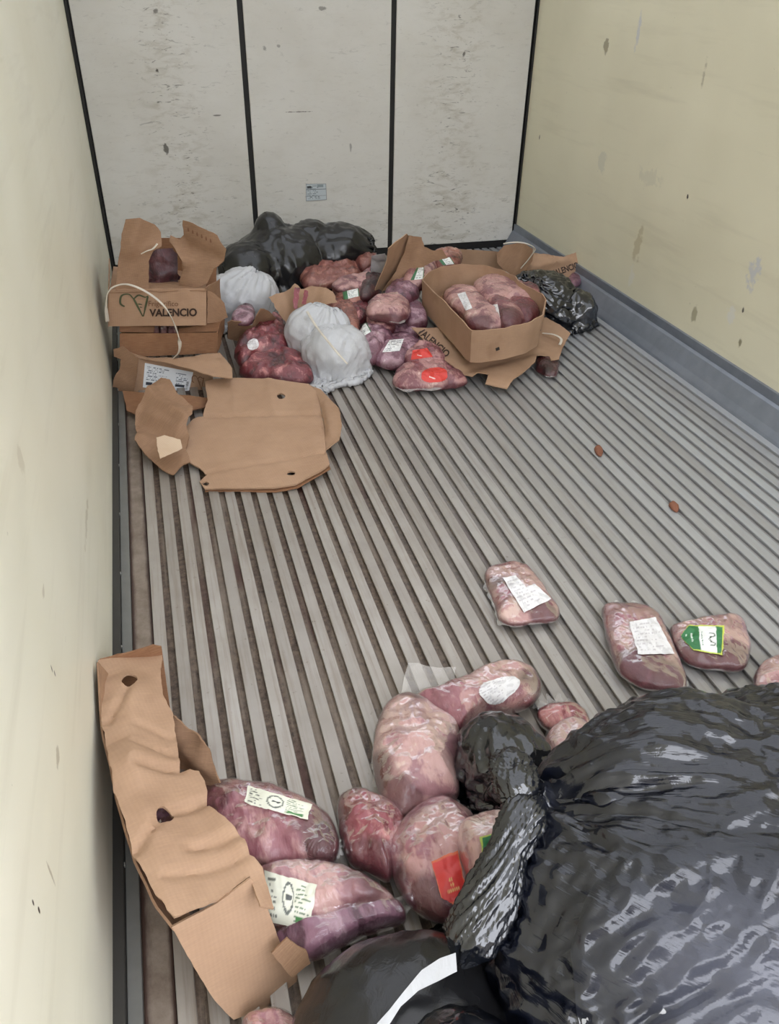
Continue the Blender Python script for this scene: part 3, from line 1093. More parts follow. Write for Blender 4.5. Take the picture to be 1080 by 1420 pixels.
def sheet(name, pts, plane, parent, mat, step=0.012, crumple=0.006, cs=9.0, seed=1, thick=0.004, holes=(), folds=(), torn=0.0, smooth_pts=False, curl=None, updir=None, solid=True):
    """board cut along a photo outline lying in a plane; folds: ((px,py),(px,py),height) ridge lines, holes: photo outlines"""
    o, n = plane
    if np.dot(n, CAM - o) < 0:
        n = -n
    w3 = np.array([PPL(x, y, o, n) for x, y in pts])
    ex = unit(w3[1] - w3[0]) if updir is None else unit(updir - n * np.dot(updir, n))
    ey = np.cross(n, ex)
    loc = lambda p: np.stack([(np.atleast_2d(p) - o) @ ex, (np.atleast_2d(p) - o) @ ey], 1)
    b = loc(w3)
    if smooth_pts:
        b = catmull(b, len(b) * 6)
    per = np.linalg.norm(np.diff(np.vstack([b, b[:1]]), axis=0), axis=1)
    bb = []
    for i in range(len(b)):
        k = max(1, int(per[i] / step))
        for j in range(k):
            bb.append(b[i] + (b[(i + 1) % len(b)] - b[i]) * j / k)
    bb = np.array(bb)
    if torn:
        bb = bb + torn * np.stack([perlin(np.c_[bb * 60, bb[:, :1] * 0], seed), perlin(np.c_[bb * 60, bb[:, :1] * 0], seed + 9)], 1)
    loops = [bb]
    for hpts in holes:
        hb = loc(np.array([PPL(x, y, o, n) for x, y in hpts]))
        loops.append(catmull(hb, 20))
    lo, hi = bb.min(0), bb.max(0)
    gx, gy = np.meshgrid(np.arange(lo[0], hi[0], step), np.arange(lo[1], hi[1], step))
    g = np.stack([gx.ravel(), gy.ravel()], 1)
    rs = np.random.RandomState(seed)
    g = g + rs.uniform(-.2, .2, g.shape) * step
    ins = inpoly(g, bb)
    for hl in loops[1:]:
        ins &= ~inpoly(g, hl)
    g = g[ins]
    allb = np.vstack(loops)
    dmin = np.array([np.min(np.sum((allb - q) ** 2, 1)) for q in g]) if len(g) else np.zeros(0)
    g = g[dmin > (0.5 * step) ** 2]
    verts = [Vector(map(float, v)) for v in np.vstack([allb, g])]
    edges, s0 = [], 0
    for l in loops:
        edges += [(s0 + i, s0 + (i + 1) % len(l)) for i in range(len(l))]
        s0 += len(l)
    ov, _, of, _, _, _ = delaunay_2d_cdt(verts, edges, [], 0, 1e-6)
    ov = np.array([tuple(v) for v in ov])
    of = np.array([tuple(f) for f in of])
    cen = ov[of].mean(1)
    ok = inpoly(cen, bb)
    for hl in loops[1:]:
        ok &= ~inpoly(cen, hl)
    of = of[ok]
    z = crumple * (0.8 * fbm(np.c_[ov * cs, np.full(len(ov), seed * 2.3)], seed, 2) + 0.6 * ridge(np.c_[ov * cs * 0.6, np.full(len(ov), seed * 1.1)], seed + 3, 2))
    for fa, fb, hgt, wid in folds:
        A, B = loc(PPL(*fa, o, n))[0], loc(PPL(*fb, o, n))[0]
        ab = B - A
        L = np.linalg.norm(ab)
        tt = np.clip(((ov - A) @ ab) / L ** 2, 0, 1)
        dd = np.linalg.norm(ov - (A + tt[:, None] * ab), axis=1)
        z = z + hgt * np.clip(1 - dd / wid, 0, 1)
    if curl is not None:
        z = z + curl(ov, loc)
    V = o + ov[:, :1] * ex + ov[:, 1:] * ey + z[:, None] * n
    F = [tuple(f) for f in of]
    ob = mesh(name, V, F, parent, mat, uv=ov)
    if solid:
        m = ob.modifiers.new('board', 'SOLIDIFY')
        m.thickness = thick
        m.offset = -1.0
        e = ob.modifiers.new('edges', 'EDGE_SPLIT')
        e.split_angle = math.radians(50)
    return ob, bvh_of(V, F)


def strip_sheet(name, top, bot, parent, mat, nv=8, nu=40, crumple=0.004, cs=9.0, seed=1, thick=0.004, torn=0.0, closed=False, smooth_line=False, sag=None):
    """board wall lofted between two 3-D polylines"""
    if smooth_line:
        a, b = catmull(top, nu, closed), catmull(bot, nu, closed)
    else:
        a, b = arcres(top, nu, closed), arcres(bot, nu, closed)
    V, uv = [], []
    dl = np.r_[0, np.cumsum(np.linalg.norm(np.diff(b, axis=0), axis=1))]
    for j in range(nv + 1):
        f = j / nv
        row = a * (1 - f) + b * f
        for i in range(nu):
            V.append(row[i])
            uv.append((dl[i], f * np.linalg.norm(a[i] - b[i])))
    V = np.array(V)
    G = V.reshape(nv + 1, nu, 3)
    du = np.gradient(G, axis=1)
    dv = np.gradient(G, axis=0)
    N = np.cross(du.reshape(-1, 3), dv.reshape(-1, 3))
    N /= np.maximum(np.linalg.norm(N, axis=1), 1e-9)[:, None]
    amt = crumple * (fbm(V * cs, seed, 2) + 0.5 * ridge(V * cs * 0.6, seed + 2, 2))
    if torn:
        tr = torn * (perlin(np.c_[np.arange(nu) * 0.35, np.full(nu, seed), np.zeros(nu)], seed))
        wgt = np.repeat(np.linspace(1, 0, nv + 1), nu) ** 2
        V = V + wgt[:, None] * np.tile(tr, nv + 1)[:, None] * unit((a - b).mean(0))
    V = V + N * amt[:, None]
    F = []
    for j in range(nv):
        for i in range(nu if closed else nu - 1):
            i2 = (i + 1) % nu
            F.append((j * nu + i, (j + 1) * nu + i, (j + 1) * nu + i2, j * nu + i2))
    ob = mesh(name, V, F, parent, mat, uv=np.array(uv))
    m = ob.modifiers.new('board', 'SOLIDIFY')
    m.thickness = thick
    mid = (len(V) // 2)
    m.offset = 0.0 if closed else (-1.0 if np.mean(np.sum(N * (CAM - V), 1)) < 0 else 1.0)
    e = ob.modifiers.new('edges', 'EDGE_SPLIT')
    e.split_angle = math.radians(50)
    return ob, bvh_of(V, F)


# ------------------------------------------------------------------ plastic bags: a small cloth solver
def sim_bag(hull_c, hull_r, neck, contents, nu, nv, slack=1.08, iters=160, seed=1, neck_r=0.022, fold=0.02, nf=17, grav=0.0004, kmax=3.0, bend=0.06, zfloor=0.006, obst=(), walls=True):
    """a tube of film gathered at the neck, shrunk over the contents (ellipsoids) until its spare width buckles"""
    hull_c, hull_r, neck = (np.asarray(a, float) for a in (hull_c, hull_r, neck))
    a = unit(neck - hull_c)
    b = np.array([0.11, 0.07, -1.0])          # the side seam lies underneath
    b = unit(b - a * np.dot(a, b))
    c = np.cross(a, b)
    th = np.arange(nu) * 2 * math.pi / nu
    ph = np.linspace(0.015, math.pi - 0.02, nv)
    TH, PH = np.meshgrid(th, ph)
    d = np.cos(PH)[..., None] * a + np.sin(PH)[..., None] * (np.cos(TH)[..., None] * b + np.sin(TH)[..., None] * c)
    rad = 1.0 / np.linalg.norm(d / hull_r, axis=2)
    X = hull_c + d * rad[..., None] * 1.02
    wn_ = np.exp(-(PH / 0.42) ** 2)[..., None]
    ring = neck + neck_r * (np.cos(TH)[..., None] * b + np.sin(TH)[..., None] * c) - a * (PH * 0.10)[..., None]
    X = X * (1 - wn_) + ring * wn_
    base = X.copy()
    rs = np.random.RandomState(seed)
    q = np.stack([np.cos(TH) * nf / 6.0, np.sin(TH) * nf / 6.0, PH * 0.9 + seed], 2).reshape(-1, 3)
    s = perlin(q * 1.6, seed).reshape(nv, nu) + 0.6 * perlin(np.c_[q[:, :2] * 3.1, q[:, 2:] * 2], seed + 3).reshape(nv, nu)
    env = np.exp(-(PH / 1.2) ** 2) + 0.25
    X = X + d * (fold * s * env * (1 - wn_[..., 0]))[..., None]
    pin = np.zeros((nv, nu), bool)
    pin[0] = True
    wgt = np.where(pin, 0.0, 1.0)
    hl = np.linalg.norm(base - np.roll(base, -1, 1), axis=2)
    Cm = hl.max()
    rest_h = np.minimum(np.maximum(hl * 1.02, Cm * slack), hl * kmax)
    rest_v = np.linalg.norm(base[1:] - base[:-1], axis=2) * (1 + (slack - 1) * 0.8)
    dg = np.sqrt((0.5 * (rest_h[1:] + rest_h[:-1])) ** 2 + rest_v ** 2)
    con = [(np.asarray(k[0], float), np.asarray(k[1], float)) for k in contents]

    def solve(A, B, wA, wB, L, st):
        dl = B - A
        n = np.linalg.norm(dl, axis=-1)
        w = wA + wB
        w = np.where(w == 0, 1, w)
        k = (st * (n - L) / np.maximum(n, 1e-9) / w)[..., None] * dl
        return k * wA[..., None], k * wB[..., None]

    even = np.arange(0, nu - 1, 2)
    odd = np.arange(1, nu, 2)
    vel = np.zeros_like(X)
    for it in range(iters):
        prev = X.copy()
        X = X + vel * 0.88
        X[..., 2] -= grav * wgt
        for ids in (even, odd):
            j = (ids + 1) % nu
            da, db = solve(X[:, ids], X[:, j], wgt[:, ids], wgt[:, j], rest_h[:, ids], 0.9)
            X[:, ids] += da
            X[:, j] -= db
        for s0 in (0, 1):
            A, B = slice(s0, nv - 1, 2), slice(s0 + 1, nv, 2)
            m = min(X[A].shape[0], X[B].shape[0])
            da, db = solve(X[A][:m], X[B][:m], wgt[A][:m], wgt[B][:m], rest_v[A][:m], 0.9)
            X[s0:s0 + 2 * m:2] += da
            X[s0 + 1:s0 + 1 + 2 * m:2] -= db
        for sg in (1, -1):
            for s0 in (0, 1):
                A0 = X[s0:nv - 1:2]
                B0 = np.roll(X, -sg, 1)[s0 + 1:nv:2]
                m = min(len(A0), len(B0))
                wB = np.roll(wgt, -sg, 1)[s0 + 1:nv:2][:m]
                da, db = solve(A0[:m], B0[:m], wgt[s0:nv - 1:2][:m], wB, dg[s0:nv - 1:2][:m], 0.25)
                X[s0:s0 + 2 * m:2][:m] += da
                X[s0 + 1:s0 + 1 + 2 * m:2][:m] -= np.roll(db, sg, 1)
        # bending: lean towards the mean of the neighbours
        lap = np.zeros_like(X)
        lap[1:-1] = 0.25 * (X[2:] + X[:-2] + np.roll(X, 1, 1)[1:-1] + np.roll(X, -1, 1)[1:-1]) - X[1:-1]
        X += bend * lap * wgt[..., None]
        # contents push out, outer pressure keeps the film on them
        for cc, rr in con:
            p = X - cc
            k0 = np.linalg.norm(p / rr, axis=2)
            g = p / rr ** 2
            gn = np.maximum(np.linalg.norm(g, axis=2), 1e-9)
            dist = k0 * (k0 - 1) / gn * 1.0
            pen = np.where(dist < 0.004, 0.004 - dist, 0.0)
            X += (np.minimum(pen, 0.02) * wgt / gn)[..., None] * g
        for cc, rr in obst:                                   # lies against its neighbour instead of entering it
            p = X - cc
            k0 = np.linalg.norm(p / rr, axis=2)
            X += (np.clip(1.0 / np.maximum(k0, .3) - 1, 0, .25) * wgt)[..., None] * p
        X[..., 2] = np.maximum(X[..., 2], zfloor)
        if walls:
            X[..., 0] = np.clip(X[..., 0], 0.03, W - 0.06)
            X[..., 1] = np.minimum(X[..., 1], D - 0.02)
        vel = X - prev
        sp = np.linalg.norm(vel, axis=2, keepdims=True)
        vel = vel * np.minimum(1, 0.006 / np.maximum(sp, 1e-9))
    V = X.reshape(-1, 3)
    F = [(j * nu + i, j * nu + (i + 1) % nu, (j + 1) * nu + (i + 1) % nu, (j + 1) * nu + i) for j in range(nv - 1) for i in range(nu)]
    F += [tuple(range(nu))[::-1], tuple((nv - 1) * nu + i for i in range(nu))]
    hs = np.linalg.norm(X - np.roll(X, -1, 1), axis=2).mean()
    uv = np.stack([TH * 1.0, PH * 0.6], 2).reshape(-1, 2)
    return V, F, uv, X


def upsample(X, k):
    def cr(A, t):
        i = np.floor(t).astype(int)
        f = (t - i)[:, None, None]
        n = A.shape[0]
        g = lambda o: A[np.clip(i + o, 0, n - 1)]
        p0, p1, p2, p3 = g(-1), g(0), g(1), g(2)
        return 0.5 * (2 * p1 + (p2 - p0) * f + (2 * p0 - 5 * p1 + 4 * p2 - p3) * f * f + (3 * p1 - p0 - 3 * p2 + p3) * f ** 3)
    nv, nu = X.shape[:2]
    Y = cr(X, np.linspace(0, nv - 1, (nv - 1) * k + 1))
    Z = np.concatenate([Y[:, -2:], Y, Y[:, :3]], 1).transpose(1, 0, 2)
    Z = cr(Z, 2 + np.arange(nu * k) / k)
    return Z.transpose(1, 0, 2)


def bag_mesh(name, sim, parent, mat, k=3, rad=(0.006, 7.0), ten=(0.003, 16.0), crump=(0.008, 8.0), seed=1, floor_z=0.004, pull=None, thin=None, fine=0.0):
    """refine the relaxed film and add its creases: folds fanning from the neck, fine tension lines, faceted crumples"""
    X = upsample(sim[3], k)
    nv, nu = X.shape[:2]
    du = np.roll(X, -1, 1) - np.roll(X, 1, 1)
    dv = np.gradient(X, axis=0)
    N = np.cross(du.reshape(-1, 3), dv.reshape(-1, 3))
    N /= np.maximum(np.linalg.norm(N, axis=1), 1e-9)[:, None]
    p = X.reshape(-1, 3)
    if np.mean(np.sum(N * (p - p.mean(0)), 1)) < 0:
        N = -N
    th = np.tile(np.arange(nu) * 2 * math.pi / nu, nv)
    ph = np.repeat(np.linspace(0.015, math.pi - 0.02, nv), nu)
    ct, st_ = np.cos(th), np.sin(th)
    sw = 0.12 * perlin(p * 4.0, seed + 1)                       # folds wander
    r1 = ridge(np.c_[(ct + sw) * rad[1], (st_ - sw) * rad[1], ph * 1.3 + seed], seed, 2)
    t1 = ridge(np.c_[(ct + sw) * ten[1], (st_ + sw) * ten[1], ph * 1.6 + seed], seed + 5, 2)
    m1 = np.clip(0.5 + 1.6 * perlin(p * 5.0, seed + 9), 0, 1)   # where the film is taut
    q = p + 0.035 * np.stack([perlin(p * 7, seed + 11), perlin(p * 7, seed + 12), perlin(p * 7, seed + 13)], 1)
    c1 = ridge(q * crump[1], seed + 15, 2)
    c2 = ridge(q * crump[1] * 2.6, seed + 17, 2)
    f1 = ridge(np.c_[(ct + sw) * 27, (st_ + sw) * 27, ph * 4.5 + seed], seed + 25, 1)
    d = fine * f1 * (0.35 + m1) + rad[0] * r1 * (0.25 + np.exp(-(ph / 0.9) ** 2)) + ten[0] * t1 * m1 + crump[0] * (1 - 0.7 * m1) * (0.7 * c1 + 0.38 * c2)
    if pull is not None:                                         # tension wrinkles running along one direction
        dr, amp, cen_, rad_ = pull
        dr = unit(dr)
        along = (p @ dr)[:, None] * dr
        qq = along * 2.2 + (p - along + 0.02 * np.stack([perlin(p * 5, 31), perlin(p * 5, 32), perlin(p * 5, 33)], 1)) * 23
        w = np.clip(1.3 - np.linalg.norm((p - cen_) / rad_, axis=1), 0, 1)
        d = d * (1 - 0.75 * w) + amp * w * ridge(qq, seed + 21, 2)
    d *= np.clip(ph / 0.12, 0.15, 1) * np.clip((math.pi - ph) / 0.2, 0.1, 1)
    V = p + N * d[:, None]
    V[:, 2] = np.maximum(V[:, 2], floor_z)
    V[:, 0] = np.clip(V[:, 0], 0.012, W - 0.02)
    V[:, 1] = np.minimum(V[:, 1], D - 0.012)
    j, i = np.meshgrid(np.arange(nv - 1), np.arange(nu), indexing='ij')
    a = (j * nu + i).ravel()
    b = (j * nu + (i + 1) % nu).ravel()
    F = np.stack([a, b, b + nu, a + nu], 1)
    nq = len(F)
    caps = []
    for j0 in (0, nv - 1):
        ring = j0 * nu + np.arange(nu)
        V = np.vstack([V, V[ring].mean(0)])
        caps.append(np.stack([ring, np.roll(ring, -1), np.full(nu, len(V) - 1)], 1))
    caps = np.vstack(caps)
    th = np.r_[th, 0, 0]
    ph = np.r_[ph, 0, math.pi]
    me = bpy.data.meshes.new(name)
    me.vertices.add(len(V))
    me.vertices.foreach_set('co', V.ravel())
    li = np.r_[F.ravel(), caps.ravel()]
    me.loops.add(len(li))
    me.loops.foreach_set('vertex_index', li)
    me.polygons.add(nq + len(caps))
    me.polygons.foreach_set('loop_start', np.r_[np.arange(nq) * 4, nq * 4 + np.arange(len(caps)) * 3])
    me.polygons.foreach_set('use_smooth', [True] * (nq + len(caps)))
    if thin is not None:                                         # where the film is stretched thin
        tc_, tr_ = thin
        at = me.attributes.new('thin', 'FLOAT', 'POINT')
        at.data.foreach_set('value', np.clip(1.35 - 1.0 * np.linalg.norm((V - tc_) / tr_, axis=1), 0, 1))
    l = me.uv_layers.new(name='UVMap')
    uv = np.stack([th, ph * 0.6], 1)
    l.data.foreach_set('uv', uv[li].ravel())
    me.update()
    me.validate()
    return link(name, me, parent, mat)



# ================================================================== the load, largest first
def arr(lst):
    return np.array([np.asarray(p, float) for p in lst])


# ------------------------------------------------------------------ big black bag at the door
def crumple_tube(name, path, radii, parent, mat, n=96, res=150, seed=1, amp=0.30, twist=2.0):
    """gathered, twisted neck of a bag: a tube whose section is folded like a fan"""
    c = catmull(np.array(path, float), res, closed=False)
    rr = np.interp(np.linspace(0, len(radii) - 1, res), range(len(radii)), radii)
    V, uv = [], []
    for i, p in enumerate(c):
        t = unit(c[min(i + 1, res - 1)] - c[max(i - 1, 0)])
        a = unit(np.cross(t, (0, 0, 1)))
        b = np.cross(a, t)
        w = 2 * math.pi * np.arange(n) / n
        s = i / (res - 1)
        q = np.c_[np.cos(w + twist * s) * 2.2, np.sin(w + twist * s) * 2.2, np.full(n, s * 3.2 + seed)]
        q2 = np.c_[np.cos(w + twist * s) * 4.5, np.sin(w + twist * s) * 4.5, np.full(n, s * 4.5 + seed)]
        f = 1 + amp * (ridge(q, seed, 2) * 0.55 + 0.55 * ridge(q2, seed + 3, 2) + 0.12 * ridge(q2 * [1.6, 1.6, 5.0], seed + 6, 1))
        end = min(1.0, 5 * min(s, 1 - s) + 0.18)
        V += list(p + rr[i] * end * f[:, None] * (np.cos(w)[:, None] * a + 0.75 * np.sin(w)[:, None] * b))
        uv += [(x * 1.0, s * 0.6) for x in w]
    F = [(i * n + k, (i + 1) * n + k, (i + 1) * n + (k + 1) % n, i * n + (k + 1) % n) for i in range(res - 1) for k in range(n)]
    F += [tuple(range(n)), tuple((res - 1) * n + k for k in range(n))[::-1]]
    V = np.array(V)
    V[:, 2] = np.maximum(V[:, 2], 0.01)
    o = mesh(name, V, F, parent, mat, uv=np.array(uv))
    return o


neck = P(742, 1105, 0.30)
big = thing('garbage_bag', 'huge glossy black garbage bag, knotted, nearest the open door, filling the lower right corner', 'garbage bag', (1.0, 0.4, 0))
sim = sim_bag((1.10, 0.51, 0.205), (0.57, 0.345, 0.235), neck,
              [((1.14, 0.52, 0.18), (0.52, 0.31, 0.225)), ((0.98, 0.66, 0.22), (0.24, 0.17, 0.17)), ((0.80, 0.50, 0.15), (0.20, 0.18, 0.16)),
               ((0.88, 0.36, 0.14), (0.24, 0.20, 0.17)), ((1.25, 0.45, 0.19), (0.22, 0.23, 0.17))],
              230, 150, slack=1.14, iters=180, seed=4, fold=0.03, nf=19, bend=0.02)
tcen = P(1010, 1330, .34)
bag_mesh('film', sim, big, BLACK_THIN, rad=(.016, 8.0), ten=(.011, 13.0), crump=(.012, 9.0), seed=3, fine=.0048,
         pull=(P(1000, 1250, .3) - P(750, 1400, .3), .012, P(930, 1330, .38), np.array([.34, .24, .40])), thin=(tcen, np.array([.21, .17, .30])))
crumple_tube('knotted_neck', [P(752, 1095, .30), P(728, 1130, .305), P(706, 1180, .29), P(682, 1240, .26), P(654, 1300, .22), P(640, 1342, .19)],
             [.018, .028, .024, .032, .034, .022], big, BLACK_SMOOTH, seed=2)
crumple_tube('gathered_mouth', [P(738, 1120, .30), P(718, 1090, .31), P(708, 1060, .31), P(704, 1044, .30)], [.020, .030, .028, .014], big, BLACK_SMOOTH, seed=5, n=72, res=80)

# what shows through the stretched film
for nm, px, py, rx, ry, mt in (('pale_contents', 1030, 1310, .22, .18, WHITEBAG), ('pink_contents', 1066, 1385, .08, .08, MEAT_RED)):
    q0 = P(px, py, .34)
    bmx = bmesh.new()
    bmesh.ops.create_icosphere(bmx, subdivisions=4, radius=1.0)
    hit = None
    Vs = np.array([v.co[:] for v in bmx.verts])
    Fs = [tuple(v.index for v in f.verts) for f in bmx.faces]
    bmx.free()
    fb = [o for o in big.children if o.name == 'film'][0]
    vv = np.empty(len(fb.data.vertices) * 3)
    fb.data.vertices.foreach_get('co', vv)
    vv = vv.reshape(-1, 3)
    near_ = vv[np.linalg.norm(vv[:, :2] - q0[:2], axis=1) < .05]
    ztop = np.median(np.sort(near_[:, 2])[-len(near_) // 2:]) if len(near_) else .40
    Vs = Vs * np.array([rx, ry, .05])
    Vs = Vs * (1 + 0.06 * fbm(Vs * 16, 5, 2))[:, None] + np.array([q0[0], q0[1], ztop - .075])
    fbv = bvh_of(vv, [tuple(p_.vertices) for p_ in fb.data.polygons])
    for k_ in range(len(Vs)):
        h_ = fbv.ray_cast(Vector((Vs[k_, 0], Vs[k_, 1], 1.0)), Vector((0, 0, -1)))[0]
        if h_ is not None:
            Vs[k_, 2] = min(Vs[k_, 2], h_.z - (.014 if nm == 'pale_contents' else .009))
    mesh(nm, Vs, Fs, big, mt, uv=Vs[:, :2])

# ------------------------------------------------------------------ other black bags
NB = [(np.array((1.12, 0.51, 0.19)), np.array((0.57, 0.36, 0.26))), (np.array((0.86, 0.42, 0.15)), np.array((0.27, 0.26, 0.20)))]
low = thing('garbage_bag', 'flat dull black garbage bag at the bottom edge, beside the long crushed carton', 'garbage bag', (.42, .5, 0))
sim = sim_bag((0.42, 0.49, 0.085), (0.175, 0.165, 0.105), P(652, 1262, 0.03), [((0.42, 0.49, 0.08), (0.16, 0.15, 0.10)), ((0.46, 0.52, 0.07), (0.13, 0.12, 0.10))],
              110, 70, slack=1.05, iters=100, seed=9, obst=NB, fold=0.008, nf=9, bend=0.12)
bag_mesh('film', sim, low, BLACK_DULL, k=2, rad=(.003, 5), ten=(.002, 12), crump=(.004, 9), seed=6)
frl = thing('garbage_bag', 'small glossy black garbage bag below the white strip, tucked against the huge bag', 'garbage bag', (.5, .38, 0))
sim = sim_bag((0.47, 0.385, 0.12), (0.125, 0.13, 0.13), np.array([0.50, 0.27, 0.10]), [((0.47, 0.38, 0.11), (0.11, 0.115, 0.12))],
              96, 64, slack=1.15, iters=100, seed=12, obst=NB, fold=0.012, nf=12)
bag_mesh('film', sim, frl, BLACK_SMOOTH, k=3, crump=(.009, 12), seed=7)
sm = P(700, 1052, 0.10)
crb = thing('garbage_bag', 'crumpled small black bag behind the knot of the huge bag, among pink packs', 'garbage bag', (sm[0], sm[1], 0))
sim = sim_bag(sm, (0.105, 0.115, 0.10), P(745, 1095, 0.20), [(sm - np.array([0, 0, .02]), (0.075, 0.10, 0.085))], 110, 72, slack=1.35, iters=110, seed=21, obst=NB, fold=0.022, nf=13, kmax=3.5)
bag_mesh('film', sim, crb, BLACK_SMOOTH, k=3, rad=(.010, 5), crump=(.014, 12), seed=8)

bk = PY(420, 362, 4.12)
bkb = thing('garbage_bag', 'large dull black garbage bag slumped against the white back wall', 'garbage bag', (bk[0], bk[1], 0))
B_ = lambda px, py, y=4.15: PY(px, py, y)
sim = sim_bag(B_(415, 358), (0.42, 0.25, 0.17), B_(512, 340, 4.12), [(B_(392, 362), (0.26, 0.2, 0.16)), (B_(462, 346), (0.22, 0.15, 0.11)), (B_(345, 372, 4.05), (0.13, 0.16, 0.12)), (B_(374, 324, 4.2), (.075, .09, .10)), (B_(428, 338, 4.18), (.15, .11, .10))],
              120, 80, slack=1.12, iters=110, seed=31, fold=0.02, nf=12, neck_r=0.05)
bag_mesh('film', sim, bkb, BLACK_DULL, k=2, rad=(.008, 4), crump=(.020, 5), seed=9)
rb = P(764, 420, 0.09)
rbb = thing('garbage_bag', 'crumpled shiny black garbage bag against the grey kick panel, behind the open carton', 'garbage bag', (rb[0], rb[1], 0))
sim = sim_bag((rb[0], rb[1] + .03, 0.10), (0.18, 0.20, 0.105), P(735, 392, .2), [((rb[0] - .03, rb[1] + .05, 0.10), (0.16, 0.17, 0.10)), ((rb[0] + .09, rb[1] - .06, 0.07), (0.10, 0.10, 0.075))],
              120, 80, slack=1.32, iters=110, seed=37, fold=0.022, nf=15)
bag_mesh('film', sim, rbb, BLACK_SMOOTH, k=2, rad=(.012, 5), crump=(.020, 9), seed=10)

# ------------------------------------------------------------------ white bags
wf = P(462, 490, 0.08)
wfb = thing('plastic_bag', 'bulging white plastic bag bound with thin strap, on the rails in front of the pile', 'plastic bag', (wf[0], wf[1], 0))
sim = sim_bag((wf[0], wf[1], 0.095), (0.135, 0.155, 0.10), P(437, 545, 0.02), [((wf[0], wf[1] + .01, 0.09), (0.12, 0.13, 0.095)), ((wf[0] + .05, wf[1] + .01, 0.09), (0.09, 0.10, 0.085))],
              96, 64, slack=1.10, iters=100, seed=41, fold=0.012, nf=12)
bag_mesh('film', sim, wfb, WHITEBAG, k=2, rad=(.010, 4), ten=(.005, 9), crump=(.017, 5), seed=23)
tube('strap', [P(426, 432, .24), P(438, 452, .215), P(452, 470, .205), P(466, 487, .20), P(482, 505, .16)], .0055, wfb, STRAP, flat=.35)
wf2 = P(440, 455, 0.15)
wfb2 = thing('plastic_bag', 'white plastic bag behind the bulging one, beside torn cardboard', 'plastic bag', (wf2[0], wf2[1], 0))
sim = sim_bag((wf2[0], wf2[1] + .02, 0.14), (0.14, 0.10, 0.09), P(455, 425, 0.22), [((wf2[0], wf2[1] + .02, 0.13), (0.12, 0.09, 0.085))], 80, 54, slack=1.10, iters=90, seed=43, fold=0.01, nf=10)
bag_mesh('film', sim, wfb2, WHITEBAG, k=2, rad=(.010, 4), ten=(.005, 9), crump=(.017, 5), seed=24)
wb = P(338, 412, 0.13)
wbb = thing('plastic_bag', 'dull white plastic bag between the stacked cartons and the torn brown board', 'plastic bag', (wb[0], wb[1], 0))
sim = sim_bag((wb[0], wb[1] + .03, 0.12), (0.165, 0.15, 0.125), P(355, 384, 0.20), [((wb[0], wb[1] + .03, 0.11), (0.15, 0.13, 0.115))], 80, 54, slack=1.08, iters=90, seed=47, fold=0.012, nf=12)
bag_mesh('film', sim, wbb, WHITEBAG, k=2, rad=(.010, 4), ten=(.005, 9), crump=(.017, 5), seed=23)


# ------------------------------------------------------------------ long carton leaning on the left wall
lc = thing('carton', 'long crushed brown carton with two round holes, leaning along the left wall', 'carton', (.1, 1.0, 0))
top_pl = plane3((137, 917, .205), (240, 1284, .215), (378, 1272, .185))
_, lc_b = sheet('top_panel', [(136, 916), (180, 906), (212, 893), (224, 897), (226, 915), (222, 930), (226, 965), (240, 990), (246, 1030), (250, 1068), (276, 1071), (288, 1100), (286, 1116),
                              (310, 1142), (338, 1172), (345, 1190), (362, 1208), (379, 1262), (360, 1260), (345, 1218), (300, 1250), (240, 1284), (214, 1250), (186, 1195), (158, 1105), (141, 1000)],
                top_pl, lc, KRAFT, step=.008, crumple=.006, cs=9, seed=3, torn=.003,
                holes=[[(168, 948), (176, 939), (188, 942), (190, 950), (182, 957), (171, 956)], [(216, 1137), (224, 1127), (238, 1129), (241, 1138), (234, 1147), (219, 1147)]],
                folds=[((182, 958), (184, 1070), .018, .06), ((184, 1070), (240, 1284), .022, .07), ((190, 1072), (250, 1068), -.014, .016), ((238, 1130), (286, 1112), -.014, .014), ((150, 1005), (180, 955), -.010, .012),
               ((186, 1010), (240, 1022), -.006, .010), ((186, 1040), (246, 1048), -.007, .010), ((225, 1140), (186, 1190), -.010, .012), ((262, 1180), (330, 1165), -.010, .014), ((230, 1225), (345, 1190), -.007, .012), ((300, 1130), (350, 1200), .012, .03)])
end_pl = plane3((240, 1286, .205), (360, 1212, .195), (320, 1411, .012))
sheet('end_panel', [(238, 1285), (300, 1252), (346, 1217), (362, 1236), (378, 1280), (392, 1318), (412, 1350), (410, 1366), (380, 1392), (322, 1412), (296, 1386), (268, 1340)],
      end_pl, lc, KRAFT, step=.011, crumple=.005, cs=6, seed=6, torn=.001)
le = [PX(136, 918, .012), P(142, 1005, .205), P(160, 1108, .207), P(187, 1196, .209), P(215, 1252, .208), P(240, 1288, .204)]
strip_sheet('side_panel', arr(le), arr([(p[0] + .06, p[1] + .01, .012) for i, p in enumerate(le)]), lc, KRAFT_D, crumple=.004, seed=8)
sheet('far_panel', [(138, 915), (212, 894), (224, 897), (236, 985), (160, 1000)], plane3((138, 915, .20), (222, 896, .205), (236, 985, .02)), lc, KRAFT_IN, seed=9, crumple=.004)
fl_ = sheet('inner_flap', [(232, 988), (246, 990), (262, 1010), (286, 1027), (296, 1048), (308, 1084), (286, 1088), (262, 1070), (246, 1064), (240, 1030)], plane3((236, 990, .16), (300, 1050, .13), (285, 1090, .06)), lc, KRAFT_D, step=.008, crumple=.014, cs=14, seed=11, torn=.003)
sheet('torn_corner', [(376, 1322), (398, 1300), (424, 1318), (430, 1336), (404, 1354)], plane3((376, 1322, .10), (424, 1318, .08), (404, 1354, .05)), lc, KRAFT_D, step=.008, crumple=.004, seed=12, torn=.002)
